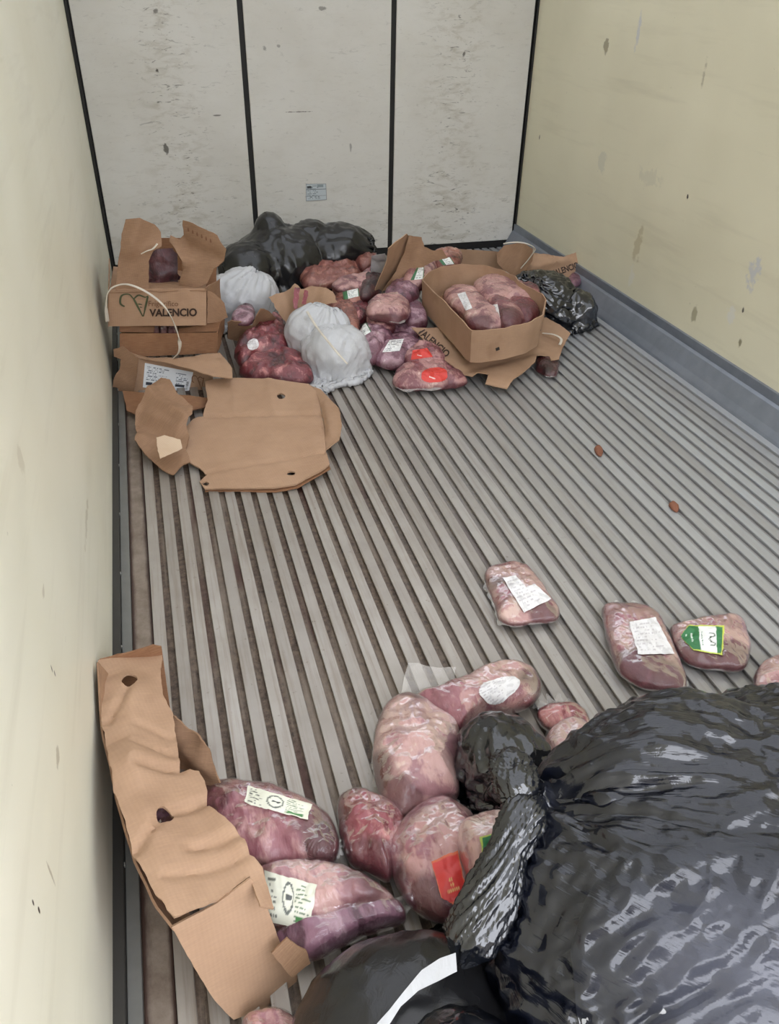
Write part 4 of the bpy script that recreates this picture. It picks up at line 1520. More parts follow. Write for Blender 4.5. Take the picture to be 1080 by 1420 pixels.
pack('dark meat showing through the lower round hole of the long carton', [(205, 1140), (222, 1112), (262, 1120), (275, 1150), (258, 1175), (220, 1172)], .10, .085, MEAT_PURPLE, seed=90, amp=.004)

# ------------------------------------------------------------------ packs near the door
G = 'vacuum packed beef spilled near the door'
pack('flat vacuum pack of beef alone in the middle of the floor, white paper on top', [(676, 790), (700, 782), (727, 784), (746, 803), (762, 826), (775, 846), (771, 860), (745, 864), (715, 868), (692, 862), (685, 836), (672, 806)],
     0, .055, MEAT_PINK, G, [([(697, 803), (727, 797), (763, 832), (726, 851)], p_wear(2), lambda u, v: not (u > .62 and v > .62))], [(.62, .98, .012)], pools=[(752, 856, 0.035), (690, 815, 0.03)], seed=3, p=3.4, amp=.006)
pack('pillow shaped vacuum pack of beef with creased blank white label, above the huge bag', [(836, 842), (862, 838), (895, 842), (918, 862), (931, 895), (949, 933), (948, 955), (915, 957), (880, 950), (858, 932), (845, 900), (838, 870)],
     0, .065, MEAT_PINK, G, [([(872, 864), (908, 857), (934, 908), (885, 909)], p_wear(5))], [(.0, .25, .016), (.42, .62, .010)], pools=[(920, 948, 0.06), (880, 935, 0.05)], seed=6, p=3.2, amp=.006)
pack('small beef pack with green and white shield label, right of the pillow shaped pack', [(930, 872), (952, 864), (985, 858), (1015, 854), (1030, 862), (1038, 885), (1040, 905), (1030, 928), (1000, 930), (965, 924), (945, 913), (935, 895)],
     0, .06, MEAT_PINK, G, [([(940, 868), (1003, 869), (1002, 910), (948, 900)], p_shield, shield_mask, 'green and white shield label')], [(.02, .2, .012)], pools=[(955, 912, 0.05), (1020, 918, 0.04)], seed=9, p=3.0, amp=.008)
pack('beef pack cut off by the right edge of the photo', [(1044, 948), (1054, 925), (1075, 914), (1105, 914), (1122, 940), (1110, 970), (1075, 973), (1050, 966)], 0, .07, MEAT_PINK, G, seed=12)

pack('ribbed pink beef pack with worn white label, coming out of the long carton', [(272, 1100), (300, 1086), (335, 1088), (380, 1096), (420, 1112), (450, 1128), (466, 1150), (470, 1175), (464, 1193), (440, 1201), (400, 1206), (365, 1206), (320, 1185), (285, 1140)],
     0, .105, MEAT_PINK, G, [([(344, 1091), (432, 1118), (426, 1139), (339, 1114)], p_sif(4))], [(.5, .62, .012)], pools=[(450, 1165, 0.06), (300, 1092, 0.035), (395, 1102, 0.03)], seed=15, p=3.0, amp=.009)
pack('purple purge filled end piece of beef beside the ribbed pink pack', [(420, 1158), (440, 1146), (462, 1152), (470, 1175), (462, 1196), (438, 1200), (416, 1186)], .02, .07, MEAT_DARK, G, seed=16, amp=.004)
pack('pale beef pack with round stamped inspection label, at the carton mouth', [(352, 1212), (400, 1202), (440, 1202), (480, 1210), (520, 1230), (550, 1252), (535, 1266), (490, 1270), (450, 1282), (410, 1293), (376, 1288), (356, 1255)],
     0, .105, MEAT_PALE, G, [([(369, 1208), (440, 1229), (426, 1286), (374, 1276)], p_sif(8))], pools=[(505, 1228, 0.045), (470, 1214, 0.035)], seed=18, amp=.007)
pack('narrow lilac beef pack in wrinkled film, right behind the flat dull bag', [(378, 1300), (420, 1285), (470, 1268), (520, 1256), (552, 1253), (561, 1275), (535, 1286), (500, 1296), (465, 1316), (430, 1331), (398, 1325)],
     .005, .075, MEAT_PURPLE, G, flange=[(.28, .5, .022)], seed=21, amp=.006)
pack('small dark pink beef pack in loose shiny film, between ribbed pack and red label pack', [(469, 1112), (490, 1100), (520, 1108), (545, 1120), (561, 1140), (556, 1170), (546, 1200), (538, 1222), (510, 1207), (485, 1196), (473, 1160)],
     0, .095, MEAT_RED, G, flange=[(.1, .36, .016)], pools=[(500, 1203, 0.05), (478, 1150, 0.04), (480, 1110, 0.03)], seed=24, amp=.010)
pack('biggest upright pink beef piece, lying left of the crumpled black bag', [(545, 972), (575, 967), (606, 985), (633, 1005), (638, 1030), (634, 1060), (636, 1100), (616, 1111), (580, 1128), (555, 1136), (535, 1121), (522, 1090), (517, 1050), (522, 1005)],
     0, .125, MEAT_PALE, G, pools=[(526, 1080, 0.045), (548, 1118, 0.045), (572, 972, 0.03)], seed=27, amp=.009, p=2.4, nscale=13)
pack('long beef pack with a wrinkled white patch, above the crumpled black bag', [(566, 978), (600, 965), (640, 948), (670, 935), (705, 925), (738, 930), (750, 948), (743, 970), (712, 986), (675, 988), (650, 1008), (630, 1018), (600, 996)],
     .0, .105, MEAT_PINK, G, [([(652, 955), (706, 934), (728, 950), (684, 984)], p_wear(9), round_mask)], [(.28, .42, .014)], pools=[(735, 955, 0.03), (620, 985, 0.03)], seed=30, amp=.009)
cf = thing('plastic_wrap', 'loose clear plastic wrapper standing on the rails above the biggest beef piece', 'plastic wrap', P(590, 960, 0))
sheet('film', [(566, 920), (590, 924), (632, 925), (630, 945), (622, 962), (590, 968), (556, 964), (560, 940)], plane3((566, 920, .06), (632, 925, .05), (590, 968, .03)), cf, FILM, step=.006, crumple=.012, cs=20, seed=4, solid=False)
pack('beef pack with a pointed clear film tip, half hidden behind the huge bag', [(746, 988), (768, 978), (792, 980), (812, 992), (817, 1012), (780, 1018), (752, 1008)], 0, .05, MEAT_RED, G, flange=[(.0, .3, .03)], seed=33)
pack('smooth pale pink beef pack squeezed between crumpled bag and huge bag', [(754, 1032), (768, 1016), (795, 1008), (818, 1020), (808, 1055), (778, 1085), (758, 1068)], .02, .12, MEAT_PALE, G, seed=36, amp=.004, wob=.001)
pack('round pink beef pack with red label, beside the twisted knot', [(545, 1160), (565, 1130), (600, 1111), (630, 1114), (656, 1134), (674, 1165), (678, 1200), (672, 1240), (656, 1270), (620, 1279), (585, 1268), (560, 1245), (543, 1210), (536, 1185)],
     0, .125, MEAT_PINK, G, [([(597, 1196), (633, 1181), (648, 1246), (616, 1256)], p_redshield, lambda u, v: v > .18 or abs(u - .5) < .2 + v * 1.7, 'red label with gold print')], [(.1, .3, .016)], pools=[(548, 1225, 0.045), (578, 1258, 0.045), (618, 1272, 0.045), (655, 1262, 0.04)], seed=39, p=2.6, amp=.008)


def p_greenend(u, v):
    c = np.tile(L3(234, 236, 230), (len(u), 1))
    c = np.where((v > .56)[:, None], L3(30, 116, 62), c)
    e = (u < .10) | (v > .94) | (v < .06)
    return np.where(e[:, None], L3(188, 204, 92), c)


pack('pale beef pack with a green topped label, half covered by the twisted knot', [(634, 1156), (655, 1140), (690, 1136), (712, 1150), (710, 1190), (690, 1216), (655, 1226), (640, 1202)], .05, .115, MEAT_PALE, G,
     [([(665, 1162), (690, 1156), (694, 1196), (671, 1200)], p_greenend, None, 'green and white label')], seed=42, amp=.006)
pack('scrap of pink beef at the bottom edge, under the long carton', [(338, 1414), (365, 1403), (395, 1405), (412, 1418), (416, 1440), (345, 1440)], 0, .045, MEAT_PINK, G, seed=45)
ws = thing('plastic_strip', 'white plastic strip curving between the two small black bags by the door', 'plastic strip', P(570, 1370, .2))
sheet('strip', [(632, 1322), (610, 1330), (585, 1346), (560, 1376), (540, 1402), (516, 1428), (536, 1428), (556, 1396), (580, 1374), (606, 1362), (634, 1348)], plane3((632, 1322, .225), (634, 1348, .225), (526, 1424, .20)), ws, WHITEBAG, step=.006, crumple=.003, cs=16, seed=7, thick=.001)

# ------------------------------------------------------------------ opened flat tray in the middle left
ft = thing('cardboard_tray', 'opened flat cardboard tray with torn left end, lying on the rails before the carton stack', 'cardboard', P(360, 610, 0))
tray_pl = plane3((285, 530, .075), (440, 548, .075), (340, 677, .014))
_, ft_b = sheet('base_panel', [(284, 529), (300, 525), (330, 524), (372, 525), (428, 533), (441, 545), (449, 590), (452, 626), (457, 645), (446, 653), (410, 672), (380, 677), (340, 677), (284, 678), (277, 668), (287, 658), (276, 648), (262, 640),
                                (258, 622), (262, 606), (258, 592), (268, 582), (281, 577), (288, 556)], tray_pl, ft, KRAFT, step=.012, crumple=.006, cs=5, seed=5, torn=.0015, thick=.006,
               holes=[[(384, 548), (389, 545), (395, 548), (394, 552), (387, 553)], [(398, 657), (402, 654), (409, 655), (408, 659), (400, 660)], [(280, 671), (285, 668), (290, 671), (286, 674)]],
               folds=[((283, 578), (441, 573), -.010, .014), ((284, 656), (450, 628), -.007, .012), ((441, 545), (450, 628), -.008, .014), ((372, 527), (380, 575), .007, .02), ((320, 527), (326, 576), .006, .015)])
sheet('under_ply', [(286, 674), (340, 674), (380, 674), (410, 669), (456, 645), (458, 650), (412, 677), (381, 682), (340, 681), (284, 681)], plane3((285, 530, .066), (440, 548, .066), (340, 677, .005)), ft, KRAFT_IN, step=.012, crumple=.002, seed=16, torn=.0015)
sheet('end_flap', [(429, 534), (445, 540), (456, 552), (470, 566), (474, 590), (470, 610), (448, 628), (449, 612), (452, 596), (447, 572), (441, 550)], plane3((436, 540, .075), (450, 620, .03), (474, 585, .085)), ft, KRAFT, step=.010, crumple=.005, seed=8, folds=[((452, 560), (460, 600), .012, .03)])
sheet('torn_flap', [(212, 532), (224, 524), (236, 530), (246, 548), (268, 566), (268, 580), (259, 592), (262, 606), (258, 622), (264, 640), (240, 660), (228, 655), (207, 637), (188, 614), (190, 600), (185, 582), (192, 562), (206, 548)],
      plane3((224, 526, .13), (186, 600, .06), (260, 625, .035)), ft, KRAFT_D, step=.010, crumple=.016, cs=9, seed=14, torn=.003, folds=[((186, 583), (240, 606), -.03, .05), ((240, 606), (266, 575), .02, .05), ((206, 548), (262, 585), .022, .04)])
sheet('torn_patch', [(217, 608), (228, 604), (250, 610), (253, 622), (238, 630), (222, 637), (218, 624)], plane3((217, 608, .10), (253, 622, .075), (222, 637, .08)), ft, KRAFT_L, step=.008, crumple=.006, seed=15, torn=.002, thick=.002)

# ------------------------------------------------------------------ stack of three cartons by the left wall
YF = 3.07


def zf(px, py, y=YF):
    return PY(px, py, y)


def quad_panel(name, quad_px, y, parent, mat, **kw):
    q = [PY(*p, yy) for p, yy in zip(quad_px, y if hasattr(y, '__len__') else [y] * len(quad_px))]
    return strip_sheet(name, arr(q[:2]), arr([q[3], q[2]]), parent, mat, **kw)


c1 = thing('carton', 'brown carton printed with bull emblem and lettering, topmost of the left stack', 'carton', zf(230, 455))
f1, c1_b = quad_panel('front_panel', [(151, 402), (286, 400), (286, 451), (150, 453)], [YF, YF, YF - .015, YF], c1, KRAFT, crumple=.004, seed=21, nu=40, nv=16, torn=.002)
tl, tr = zf(151, 402), zf(286, 400)
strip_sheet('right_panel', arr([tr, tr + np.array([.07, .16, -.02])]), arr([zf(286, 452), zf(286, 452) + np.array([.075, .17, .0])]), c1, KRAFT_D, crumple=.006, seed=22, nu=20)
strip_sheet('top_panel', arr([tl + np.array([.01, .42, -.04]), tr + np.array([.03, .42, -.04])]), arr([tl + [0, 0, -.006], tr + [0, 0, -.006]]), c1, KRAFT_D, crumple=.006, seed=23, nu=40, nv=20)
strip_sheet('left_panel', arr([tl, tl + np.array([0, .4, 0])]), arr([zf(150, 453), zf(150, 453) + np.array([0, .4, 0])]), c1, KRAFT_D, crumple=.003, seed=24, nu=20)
sheet('torn_flap', [(286, 402), (298, 408), (310, 420), (316, 440), (302, 447), (287, 448)], (PY(290, 430, YF + .02), unit((.55, -1, .1))), c1, KRAFT_D, step=.01, crumple=.008, seed=25, torn=.003)
strokes(f1, BULL, [(166, 405), (208, 405), (208, 439), (166, 439)], c1_b, INK_GREEN, w=.05, off=.0035)
lettering(f1, 'Frigorífico', [(206, 417), (247, 417), (247, 426.5), (206, 426.5)], c1_b, INK_PALE, off=.0035)
lettering(f1, 'VALENCIO', [(207, 428), (273, 427), (273, 438.5), (207, 438.5)], c1_b, INK, bold=.035, off=.0035)

c2 = thing('carton', 'plain brown carton with pale meat showing at its top edge, middle of the stack', 'carton', zf(230, 497))
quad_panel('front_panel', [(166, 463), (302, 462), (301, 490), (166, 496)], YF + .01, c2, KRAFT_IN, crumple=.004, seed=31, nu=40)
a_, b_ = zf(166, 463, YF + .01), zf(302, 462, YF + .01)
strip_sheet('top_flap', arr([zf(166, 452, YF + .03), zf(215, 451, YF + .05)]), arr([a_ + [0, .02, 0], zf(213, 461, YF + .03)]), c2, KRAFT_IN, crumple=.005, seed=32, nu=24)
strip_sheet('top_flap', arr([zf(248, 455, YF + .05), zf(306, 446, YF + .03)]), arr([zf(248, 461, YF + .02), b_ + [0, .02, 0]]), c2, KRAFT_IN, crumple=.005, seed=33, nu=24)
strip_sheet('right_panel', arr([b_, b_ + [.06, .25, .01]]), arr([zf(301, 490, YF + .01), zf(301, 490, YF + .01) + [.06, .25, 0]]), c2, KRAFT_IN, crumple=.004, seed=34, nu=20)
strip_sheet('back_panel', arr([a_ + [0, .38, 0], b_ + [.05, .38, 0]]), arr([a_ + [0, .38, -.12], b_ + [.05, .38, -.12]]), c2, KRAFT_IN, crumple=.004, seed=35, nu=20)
zt = float(zf(230, 466, YF + .05)[2])
for k, (x0, x1) in enumerate(((208, 222), (222, 233), (233, 246))):
    y0_, y1_ = 450, 466
    pack('pale meat lump in the gap below the topmost carton, %s of three' % ('left', 'middle', 'right')[k], [(x0, y1_), (x0 + 2, y0_ + 2), ((x0 + x1) / 2, y0_), (x1 - 1, y0_ + 3), (x1, y1_), ((x0 + x1) / 2, y1_ + 3)], zt - .04, .055, MEAT_PALE, seed=200 + k, amp=.004, nth=40, nr=10)

c3 = thing('carton', 'crushed brown carton with white shipping label, bottom of the stack by the left wall', 'carton', zf(230, 540))
c3f_o, c3f_n = zf(200, 520, YF - .03), unit((-.10, -1, .12))
f3, c3_b = sheet('label_panel', [(176, 487), (190, 492), (270, 513), (294, 518), (300, 548), (294, 556), (262, 556), (182, 545)], (c3f_o, c3f_n), c3, KRAFT, step=.012, crumple=.003, seed=42, torn=.001)
sheet('top_panel', [(190, 495), (246, 498), (305, 489), (322, 512), (322, 524), (296, 522), (270, 514)], plane3((190, 495, .135), (305, 489, .135), (322, 515, .12)), c3, KRAFT, step=.012, crumple=.006, seed=43, torn=.002)
sheet('corner_flap', [(158, 484), (170, 480), (178, 487), (192, 497), (186, 546), (172, 545), (156, 538), (160, 520), (166, 512), (168, 498), (158, 494)], (zf(170, 515, YF - .02), unit((-.5, -1, .1))), c3, KRAFT_D, step=.010, crumple=.006, seed=44, torn=.003)
strip_sheet('back_panel', arr([[.05, 3.45, .125], [.46, 3.45, .125]]), arr([[.05, 3.45, .01], [.46, 3.45, .01]]), c3, KRAFT_D, crumple=.003, seed=45, nu=20)
decal(f3, [(201, 503), (268, 516), (262, 543), (198, 537)], p_carton, c3_b, mat=PAPER, nu=80, nv=48, label='white shipping label')
strokes(f3, BULL, [(266, 519), (284, 521), (283, 540), (266, 538)], c3_b, INK_PALE, w=.05)
c4 = thing('carton', 'flattened dark carton on the floor under the stack, left of the tray', 'carton', P(210, 560, 0))
sheet('panel', [(170, 542), (250, 548), (290, 552), (292, 562), (240, 575), (190, 576), (176, 570)], plane3((170, 542, .03), (290, 552, .03), (190, 576, .012)), c4, KRAFT_IN, step=.012, crumple=.004, seed=46, torn=.002)
st = thing('strap', 'white packing strap looping over the topmost stacked carton', 'strap', zf(220, 400))
tube('band', [zf(149, 446, YF - .02), zf(147, 424, YF - .03), zf(150, 405, YF - .03), zf(162, 396, YF - .03), zf(180, 395, YF - .05), zf(205, 406, YF - .08), zf(228, 425, YF - .10), zf(242, 450, YF - .10), zf(249, 474, YF - .10), zf(248, 488, YF - .09), zf(240, 497, YF - .07)],
     .0075, st, STRAP, flat=.3, res=80)

# torn carton above and behind the stack
c5 = thing('carton', 'tall torn open carton with dark meat inside, in the back left corner', 'carton', PY(230, 398, 3.3))
Y5 = 3.11
sheet('left_panel', [(174, 304), (192, 302), (214, 311), (223, 322), (222, 340), (211, 348), (206, 362), (206, 402), (160, 403), (163, 370), (168, 325)], (PY(190, 360, Y5), unit((.15, -1, .2))), c5, KRAFT_D, step=.014, crumple=.012, cs=5, seed=51, torn=.003,
      folds=[((192, 303), (180, 345), .03, .05), ((206, 345), (222, 340), .02, .03)])
f5, c5_b = sheet('right_panel', [(253, 306), (262, 307), (284, 318), (302, 326), (306, 336), (314, 345), (310, 362), (298, 372), (288, 394), (262, 402), (248, 402), (254, 376), (256, 362), (245, 345), (236, 334), (238, 326), (248, 332), (254, 326)], (PY(275, 350, Y5 + .05), unit((-.35, -1, .3))), c5, KRAFT_D, step=.014, crumple=.014, cs=6, seed=52, torn=.004,
                folds=[((240, 332), (258, 365), .03, .03), ((252, 338), (300, 358), -.02, .04)])
sheet('back_panel', [(212, 330), (250, 330), (300, 340), (300, 400), (205, 400)], (PY(250, 370, Y5 + .3), unit((0, -1, .1))), c5, KRAFT_IN, step=.02, crumple=.004, seed=53)
tube('strap', [PY(196, 352, Y5 - .05), PY(204, 348, Y5 - .06), PY(212, 345, Y5 - .06), PY(218, 338, Y5 - .05)], .005, c5, STRAP, flat=.4, res=20)
for k in range(6):
    x, y = 260 + k * 6.2, 319 + k * 3.1
    strokes(f5, [([(.5, .0), (.4, 1.0)], .5)], [(x - 1, y - 4), (x + 4, y - 2), (x + 4, y + 3), (x - 1, y + 1)], c5_b, INK_PALE, name='print_mark')
m5 = thing('meat_pack', 'dark red meat standing inside the torn open carton at the back left', 'meat', PY(222, 398, Y5 + .1))
sheet('meat', [(203, 404), (203, 360), (208, 346), (236, 344), (246, 352), (246, 404)], (PY(222, 370, Y5 + .12), unit((0, -1, .25))), m5, MEAT_DARK, step=.012, crumple=.02, cs=12, seed=54, thick=.04)

# small torn box with meat beside the white bag
c6 = thing('carton', 'small torn carton end between the dull white bag and the red meat', 'carton', P(340, 455, .05))
sheet('front_panel', [(315, 446), (320, 443), (346, 446), (352, 430), (360, 424), (374, 432), (382, 440), (380, 452), (345, 468), (330, 472), (316, 470)], plane3((316, 446, .16), (380, 440, .14), (335, 470, .05)), c6, KRAFT_D, step=.012, crumple=.007, seed=61, torn=.003, folds=[((352, 430), (345, 466), .03, .05)])
pack('purple meat chunk lying in the small torn carton end', [(320, 446), (330, 430), (345, 425), (354, 432), (352, 446), (338, 450)], .12, .06, MEAT_PURPLE, seed=212, amp=.006)

# ------------------------------------------------------------------ the pile: red meat and packs
PG = 'beef packs heaped at the back'
pack('dark red chunk of meat with a pale corner, behind the marbled slab', [(326, 487), (345, 468), (372, 456), (386, 442), (396, 456), (401, 480), (391, 491), (360, 496), (342, 506), (328, 502)], .02, .13, MEAT_RED, PG, seed=101, amp=.012,
     labels=[([(341, 474), (356, 467), (361, 482), (345, 488)], p_wear(31), round_mask)])
pack('marbled red slab of meat just behind the opened flat tray', [(332, 512), (350, 496), (390, 488), (416, 494), (429, 508), (433, 527), (400, 532), (360, 527), (338, 524)], 0, .11, MEAT_RED, PG, seed=104, amp=.010)
pack('broad browned beef mass in front of the back wall bag', [(416, 382), (430, 366), (460, 361), (490, 364), (502, 378), (497, 390), (465, 396), (440, 398), (420, 397)], .06, .12, MEAT_BROWN, PG, seed=107, amp=.016)
pack('small browned piece at the right foot of the back wall bag', [(488, 362), (504, 351), (520, 354), (523, 368), (502, 374)], .10, .10, MEAT_BROWN, PG, seed=110, amp=.010)
pack('long thin fatty strip lying across the browned beef mass', [(460, 396), (478, 389), (500, 386), (520, 373), (528, 380), (515, 396), (492, 403), (468, 404)], .12, .07, MEAT_PALE, PG, seed=113, amp=.006)
pack('dark purple pack beside the upright torn flap', [(498, 412), (504, 392), (515, 379), (530, 371), (536, 386), (529, 404), (512, 414)], .09, .11, MEAT_DARK, PG, seed=116)
pack('buff pack with small white and green label, under the fatty strip', [(462, 402), (480, 396), (500, 396), (510, 408), (506, 422), (482, 426), (464, 416)], .06, .11, MEAT_BROWN, PG, [([(475, 405), (497, 400), (498, 411), (477, 416)], p_greenbands(3))], seed=119, amp=.006)
pack('buff film covered pack sloping down to the white bags', [(450, 424), (474, 416), (492, 430), (500, 452), (496, 474), (482, 470), (464, 448)], .02, .13, MEAT_BROWN, PG, seed=122, amp=.006)
pack('red and brown trimmings between the buff pack and the upright torn flap', [(482, 432), (494, 422), (510, 424), (512, 438), (500, 448), (488, 446)], .05, .08, MEAT_RED, PG, seed=125, amp=.010)
pack('shiny purple pack with green edged label, right of the white bag', [(496, 472), (512, 456), (536, 454), (546, 470), (536, 486), (524, 500), (508, 502), (497, 494)], 0, .13, MEAT_PURPLE, PG, [([(487, 455), (508, 447), (515, 460), (494, 473)], p_greenbands(6), None, 'white and green label')], seed=128)
pack('pale rounded pack in the middle of the heap, on the red pieces', [(507, 432), (515, 420), (540, 414), (562, 417), (569, 430), (563, 443), (545, 446), (525, 441), (510, 439)], .11, .10, MEAT_PALE, PG, seed=131, amp=.008)
pack('raw pink pieces under the pale rounded pack', [(507, 446), (520, 438), (541, 444), (549, 456), (535, 463), (514, 458)], .05, .09, MEAT_PINK, PG, seed=134, amp=.010)
pack('flat purple pack with a white paper label, next to the red labels', [(514, 497), (530, 476), (550, 467), (576, 470), (588, 484), (572, 501), (550, 510), (526, 507)], 0, .095, MEAT_PURPLE, PG, [([(540, 472), (560, 470), (554, 487), (530, 489)], p_white(8))], seed=137, amp=.007)
pack('beef pack with half hidden red label, behind the lowest front pack', [(560, 500), (572, 486), (592, 481), (614, 492), (618, 505), (588, 509)], .02, .085, MEAT_PINK, PG, [([(572, 486), (592, 483), (600, 495), (570, 499)], p_redplain, None, 'red label')], seed=140)
pack('lowest front beef pack of the heap, with round red label', [(544, 530), (550, 515), (570, 505), (600, 502), (626, 508), (643, 522), (647, 532), (620, 537), (580, 539), (555, 539)], 0, .085, MEAT_PINK, PG, [([(584, 511), (620, 508), (622, 530), (583, 532)], p_redplain, round_mask, 'round red label')], [(.72, .98, .014)], seed=143, amp=.007)
pack('creased purple pack left of the open carton of packs', [(532, 412), (545, 398), (565, 392), (582, 400), (580, 413), (560, 420), (544, 418)], .12, .10, MEAT_PURPLE, PG, seed=146, amp=.010)
pack('lilac smooth pack wedged against the open carton of packs', [(561, 446), (564, 430), (575, 421), (590, 440), (592, 450), (573, 452)], .05, .12, MEAT_PURPLE, PG, seed=149, amp=.004)
pack('thin mauve pack under the lilac smooth pack', [(541, 462), (556, 447), (576, 453), (588, 462), (566, 468)], .03, .07, MEAT_PURPLE, PG, seed=152, amp=.005)
pack('film wrapped pack with upright white and green label, left of the open carton', [(558, 394), (568, 372), (585, 357), (602, 362), (606, 378), (594, 394), (578, 400)], .14, .12, MEAT_PALE, PG, [([(578, 371), (588, 369), (587, 387), (569, 389)], p_greenbands(12))], seed=155, amp=.006)
pack('buff pack with green and white label, behind the open carton', [(594, 366), (605, 354), (626, 351), (642, 358), (632, 370), (610, 373)], .16, .10, MEAT_BROWN, PG, [([(607, 359), (624, 357), (630, 366), (614, 368)], p_greenbands(15))], seed=158, amp=.006)
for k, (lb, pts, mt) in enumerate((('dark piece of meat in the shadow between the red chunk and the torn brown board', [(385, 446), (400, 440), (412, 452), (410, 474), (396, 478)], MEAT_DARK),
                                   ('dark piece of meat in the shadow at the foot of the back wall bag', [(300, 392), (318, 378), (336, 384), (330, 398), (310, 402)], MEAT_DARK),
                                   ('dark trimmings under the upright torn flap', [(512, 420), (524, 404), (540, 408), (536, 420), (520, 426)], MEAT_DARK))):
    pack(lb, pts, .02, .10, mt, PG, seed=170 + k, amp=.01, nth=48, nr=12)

# torn board in front of the browned mass
c7 = thing('cardboard_scrap', 'torn brown board with red smears, leaning over the white bags', 'cardboard', P(410, 440, .1))
sheet('board', [(373, 412), (404, 401), (410, 394), (418, 402), (432, 396), (448, 398), (462, 404), (468, 420), (448, 424), (436, 432), (426, 440), (418, 452), (402, 456), (388, 436)], plane3((375, 412, .22), (462, 404, .24), (402, 456, .10)), c7, KRAFT, step=.011, crumple=.018, cs=9, seed=71, torn=.006, folds=[((410, 396), (420, 450), .03, .05), ((440, 398), (430, 436), -.02, .04)])
sheet('torn_end', [(402, 456), (418, 452), (430, 440), (424, 436), (416, 460), (410, 470)], plane3((402, 456, .12), (430, 440, .12), (410, 470, .06)), c7, KRAFT_L, step=.010, crumple=.006, seed=72, torn=.004)
for k, q in enumerate(([(408, 398), (416, 400), (412, 430), (406, 428)], [(422, 402), (428, 404), (424, 424), (418, 422)])):
    sheet('red_smear', q, plane3((375, 412, .245), (462, 404, .265), (402, 456, .125)), c7, MEAT_RED, step=.008, crumple=.01, seed=74 + k, torn=.006, thick=.003)

# upright torn flap
c8 = thing('carton', 'torn carton standing as a pointed wedge at the back, right of the seam', 'carton', PY(560, 400, 3.6))
sheet('edge_flap', [(515, 417), (524, 392), (536, 360), (538, 344), (548, 336), (563, 324), (568, 328), (560, 352), (548, 376), (534, 398), (524, 418)], plane3((515, 417, .10), (538, 344, .36), (566, 326, .38)), c8, KRAFT, step=.012, crumple=.005, seed=81, torn=.002)
sheet('side_panel', [(566, 326), (584, 329), (588, 342), (602, 348), (612, 345), (621, 358), (602, 362), (588, 368), (574, 390), (556, 398), (540, 400), (530, 404), (548, 376), (560, 352)], plane3((566, 326, .38), (620, 358, .27), (540, 402, .14)), c8, KRAFT_D, step=.012, crumple=.010, seed=82, torn=.003)  # darker board than the lit edge flap: the side's shade is in its colour
wsc = thing('plastic_scrap', 'small scrap of white plastic behind the pointed torn flap', 'plastic scrap', PY(524, 365, 3.85))
sheet('film', [(515, 354), (534, 350), (536, 362), (528, 380), (514, 378)], plane3((515, 354, .28), (534, 350, .30), (520, 380, .17)), wsc, WHITEBAG, step=.01, crumple=.01, cs=14, seed=83, thick=.001)

# board strip and crumpled carton at the back right
c9 = thing('cardboard_strip', 'straight brown board strip standing before the back wall, between wedge and crumpled carton', 'cardboard', PY(660, 366, 3.95))
quad_panel('board', [(612, 344), (702, 350), (700, 400), (612, 398)], 3.95, c9, KRAFT, crumple=.005, seed=84, nu=30)
c10 = thing('carton', 'crumpled printed carton in the far right corner, behind the black bag', 'carton', PY(750, 380, 3.85))
sheet('left_bulge', [(688, 352), (700, 340), (722, 336), (740, 346), (738, 362), (722, 380), (714, 386), (700, 376), (690, 366)], (PY(714, 365, 3.80), unit((-.25, -1, .3))), c10, KRAFT_D, step=.012, crumple=.014, cs=7, seed=85, torn=.002, folds=[((722, 338), (712, 384), .05, .08)])
f10, c10_b = sheet('front_panel', [(722, 380), (736, 350), (760, 352), (782, 356), (803, 348), (809, 362), (808, 388), (790, 396), (760, 392)], (PY(765, 375, 3.78), unit((-.15, -1, .5))), c10, KRAFT, step=.010, crumple=.013, cs=10, seed=86, torn=.003, folds=[((736, 372), (785, 360), .02, .03), ((740, 352), (784, 358), -.02, .03)])
lettering(f10, 'VALENCIO', [(763, 376), (800, 363), (803, 371), (766, 385)], c10_b, INK, bold=.03)
tube('strap', [PY(698, 338, 3.75), PY(714, 336, 3.72), PY(730, 338, 3.70), PY(741, 345, 3.70), PY(734, 358, 3.72), PY(722, 372, 3.74)], .008, c10, STRAP, flat=.35, res=40)
pack('purple meat peeking from a split in the far right carton', [(786, 392), (792, 382), (803, 382), (806, 392), (796, 398)], .05, .05, MEAT_PURPLE, seed=215, amp=.003, nth=40, nr=10)

# ------------------------------------------------------------------ flattened printed carton and the open carton standing on it
c11 = thing('carton', 'flattened printed carton lying under the open carton of packs', 'carton', P(680, 500, .03))
pl11 = plane3((575, 456, .10), (785, 460, .06), (690, 538, .035))
f11, c11_b = sheet('board', [(570, 455), (592, 456), (700, 452), (757, 440), (776, 450), (791, 462), (780, 482), (775, 498), (764, 500), (762, 494), (744, 492), (742, 502), (728, 514), (712, 526), (703, 539), (673, 532), (677, 520), (662, 517), (655, 522), (640, 518), (620, 502)],
                pl11, c11, KRAFT, step=.012, crumple=.006, cs=6, seed=91, torn=.002, folds=[((655, 500), (690, 480), .012, .04), ((640, 515), (748, 488), -.008, .03)])
lettering(f11, 'VALENCIO', [(584, 453), (625, 489), (618, 497), (577, 461)], c11_b, INK, bold=.03)
tube('strap', [P(752, 462, .075), P(768, 464, .08), P(778, 470, .075), P(776, 478, .07)], .006, c11, STRAP, flat=.35, res=24)
pack('dark wet meat sticking out under the right edge of the flattened carton', [(742, 505), (748, 494), (762, 496), (775, 502), (772, 520), (760, 522), (746, 515)], 0, .045, MEAT_DARK, seed=218, amp=.006)

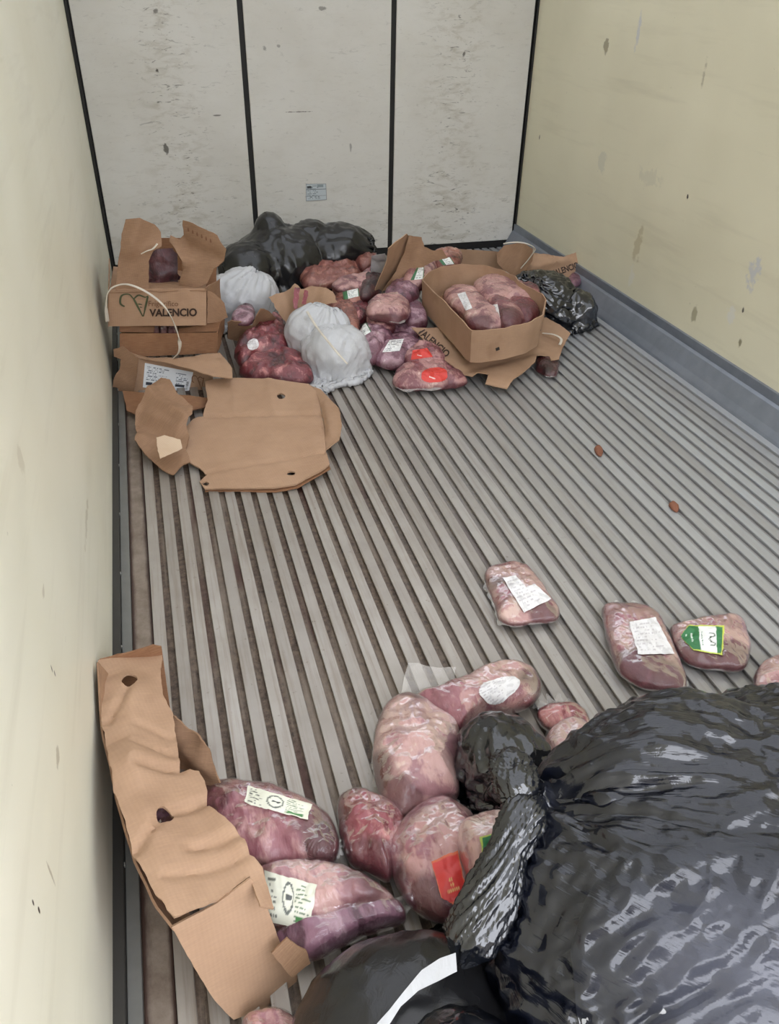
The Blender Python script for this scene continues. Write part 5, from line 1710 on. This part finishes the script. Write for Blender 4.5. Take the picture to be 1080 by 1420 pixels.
tc = thing('carton', 'open brown carton full of beef packs, standing on the flattened carton', 'carton', P(670, 450, .09))
zb, zr = .105, .245
rim_px = [(655, 458), (648, 452), (618, 420), (586, 388), (594, 378), (612, 370), (640, 366), (668, 367), (692, 373), (714, 383), (720, 391), (736, 400), (752, 408), (757, 416), (752, 436), (735, 446), (700, 454), (668, 458)]
rim3 = arr([P(x, y, zr) for x, y in rim_px])
cen = rim3.mean(0)
base3 = np.array([[cen[0] + (p[0] - cen[0]) * .97, cen[1] + (p[1] - cen[1]) * .97, zb] for p in rim3])
base3[0, :2] += .004
strip_sheet('side_wall', rim3, base3, tc, KRAFT, nv=10, nu=110, crumple=.003, cs=7, seed=95, closed=True, thick=.005, torn=.004)
V = [tuple(p) for p in base3] + [tuple(p + np.array([0, 0, .006])) for p in base3]
n_ = len(base3)
mesh('bottom', V, [tuple(range(n_))[::-1], tuple(range(n_, 2 * n_))] + [(k, (k + 1) % n_, n_ + (k + 1) % n_, n_ + k) for k in range(n_)], tc, KRAFT_IN, smooth=False)
for q in ([(686, 482), (691, 480), (692, 484), (687, 486)], [(747, 457), (751, 454), (752, 459), (748, 461)]):
    m_ = np.mean(q, 0)
    hb = bvh_of(np.vstack([arcres(rim3, 110), arcres(base3, 110)]), [(k, 110 + k, 110 + (k + 1) % 110, (k + 1) % 110) for k in range(110)])
    decal(tc, q, lambda u, v: np.tile(L3(30, 20, 16), (len(u), 1)), hb, name='hand_hole', mat=PAPER, nu=6, nv=6, off=.006)
TG = 'beef packs in the open carton'
pack('long pale pack with crinkled film, nearest the left corner of the open carton', [(614, 410), (630, 400), (652, 402), (670, 420), (690, 438), (703, 450), (690, 458), (665, 457), (646, 450), (640, 438), (622, 426)], .113, .105, MEAT_PALE, TG,
     [([(634, 408), (645, 405), (655, 428), (646, 431)], p_wear(41))], pools=[(660, 455, 0.06)], seed=230, amp=.005, nscale=15)
pack('pink pack topping the rear of the open carton', [(654, 402), (668, 391), (690, 388), (714, 398), (738, 410), (746, 425), (735, 433), (710, 427), (690, 430), (668, 420)], .113, .135, MEAT_PALE, TG, seed=233, amp=.005, nscale=15)
pack('red ended pack with white label, in the middle of the open carton', [(672, 420), (692, 420), (714, 430), (728, 446), (722, 456), (700, 458), (688, 446)], .113, .12, MEAT_PINK, TG, [([(672, 424), (690, 422), (694, 440), (686, 440)], p_white(19))], pools=[(705, 452, 0.06)], seed=236, amp=.005, nscale=15)
pack('dark red pack with folded white label, at the right corner of the open carton', [(700, 420), (722, 420), (742, 430), (748, 442), (735, 452), (718, 446)], .113, .12, MEAT_RED, TG, [([(701, 423), (716, 424), (720, 433), (708, 430)], p_wear(45))], pools=[(735, 442, 0.06)], seed=239, amp=.005, nscale=15)
pack('small dark pack in the back right corner of the open carton', [(714, 408), (732, 404), (748, 414), (747, 428), (732, 424)], .113, .13, MEAT_RED, TG, seed=242, amp=.005, nscale=15)

# ------------------------------------------------------------------ small things
for lb, pts in (('rust brown scrap on the rails, further from the door of the two', [(824, 622), (830, 617), (836, 624), (834, 633), (828, 631)]),
                ('rust brown scrap on the rails, nearer the door of the two', [(927, 699), (933, 695), (941, 702), (939, 710), (931, 706)])):
    V, F, rim, ol, zm, c = pack_geo(pts, .0, .012, seed=60 + len(lb), amp=.002, nth=24, nr=6)
    s_ = tag(mesh('scrap', V, F, None, LEAF, uv=V[:, :2], attrs={'rim': rim}), lb, 'scrap')
wb_back = [o for o in bpy.data.objects if o.name == 'wall_back'][0]
decal(wb_back, [(424, 255), (452, 254.5), (453, 277), (424, 279)], p_sticker, None, name='sticker', plane=(np.array([0, D - .001, 0]), np.array([0, 1.0, 0])), mat=PAPER, nu=60, nv=50, label='small grey notice sticker')
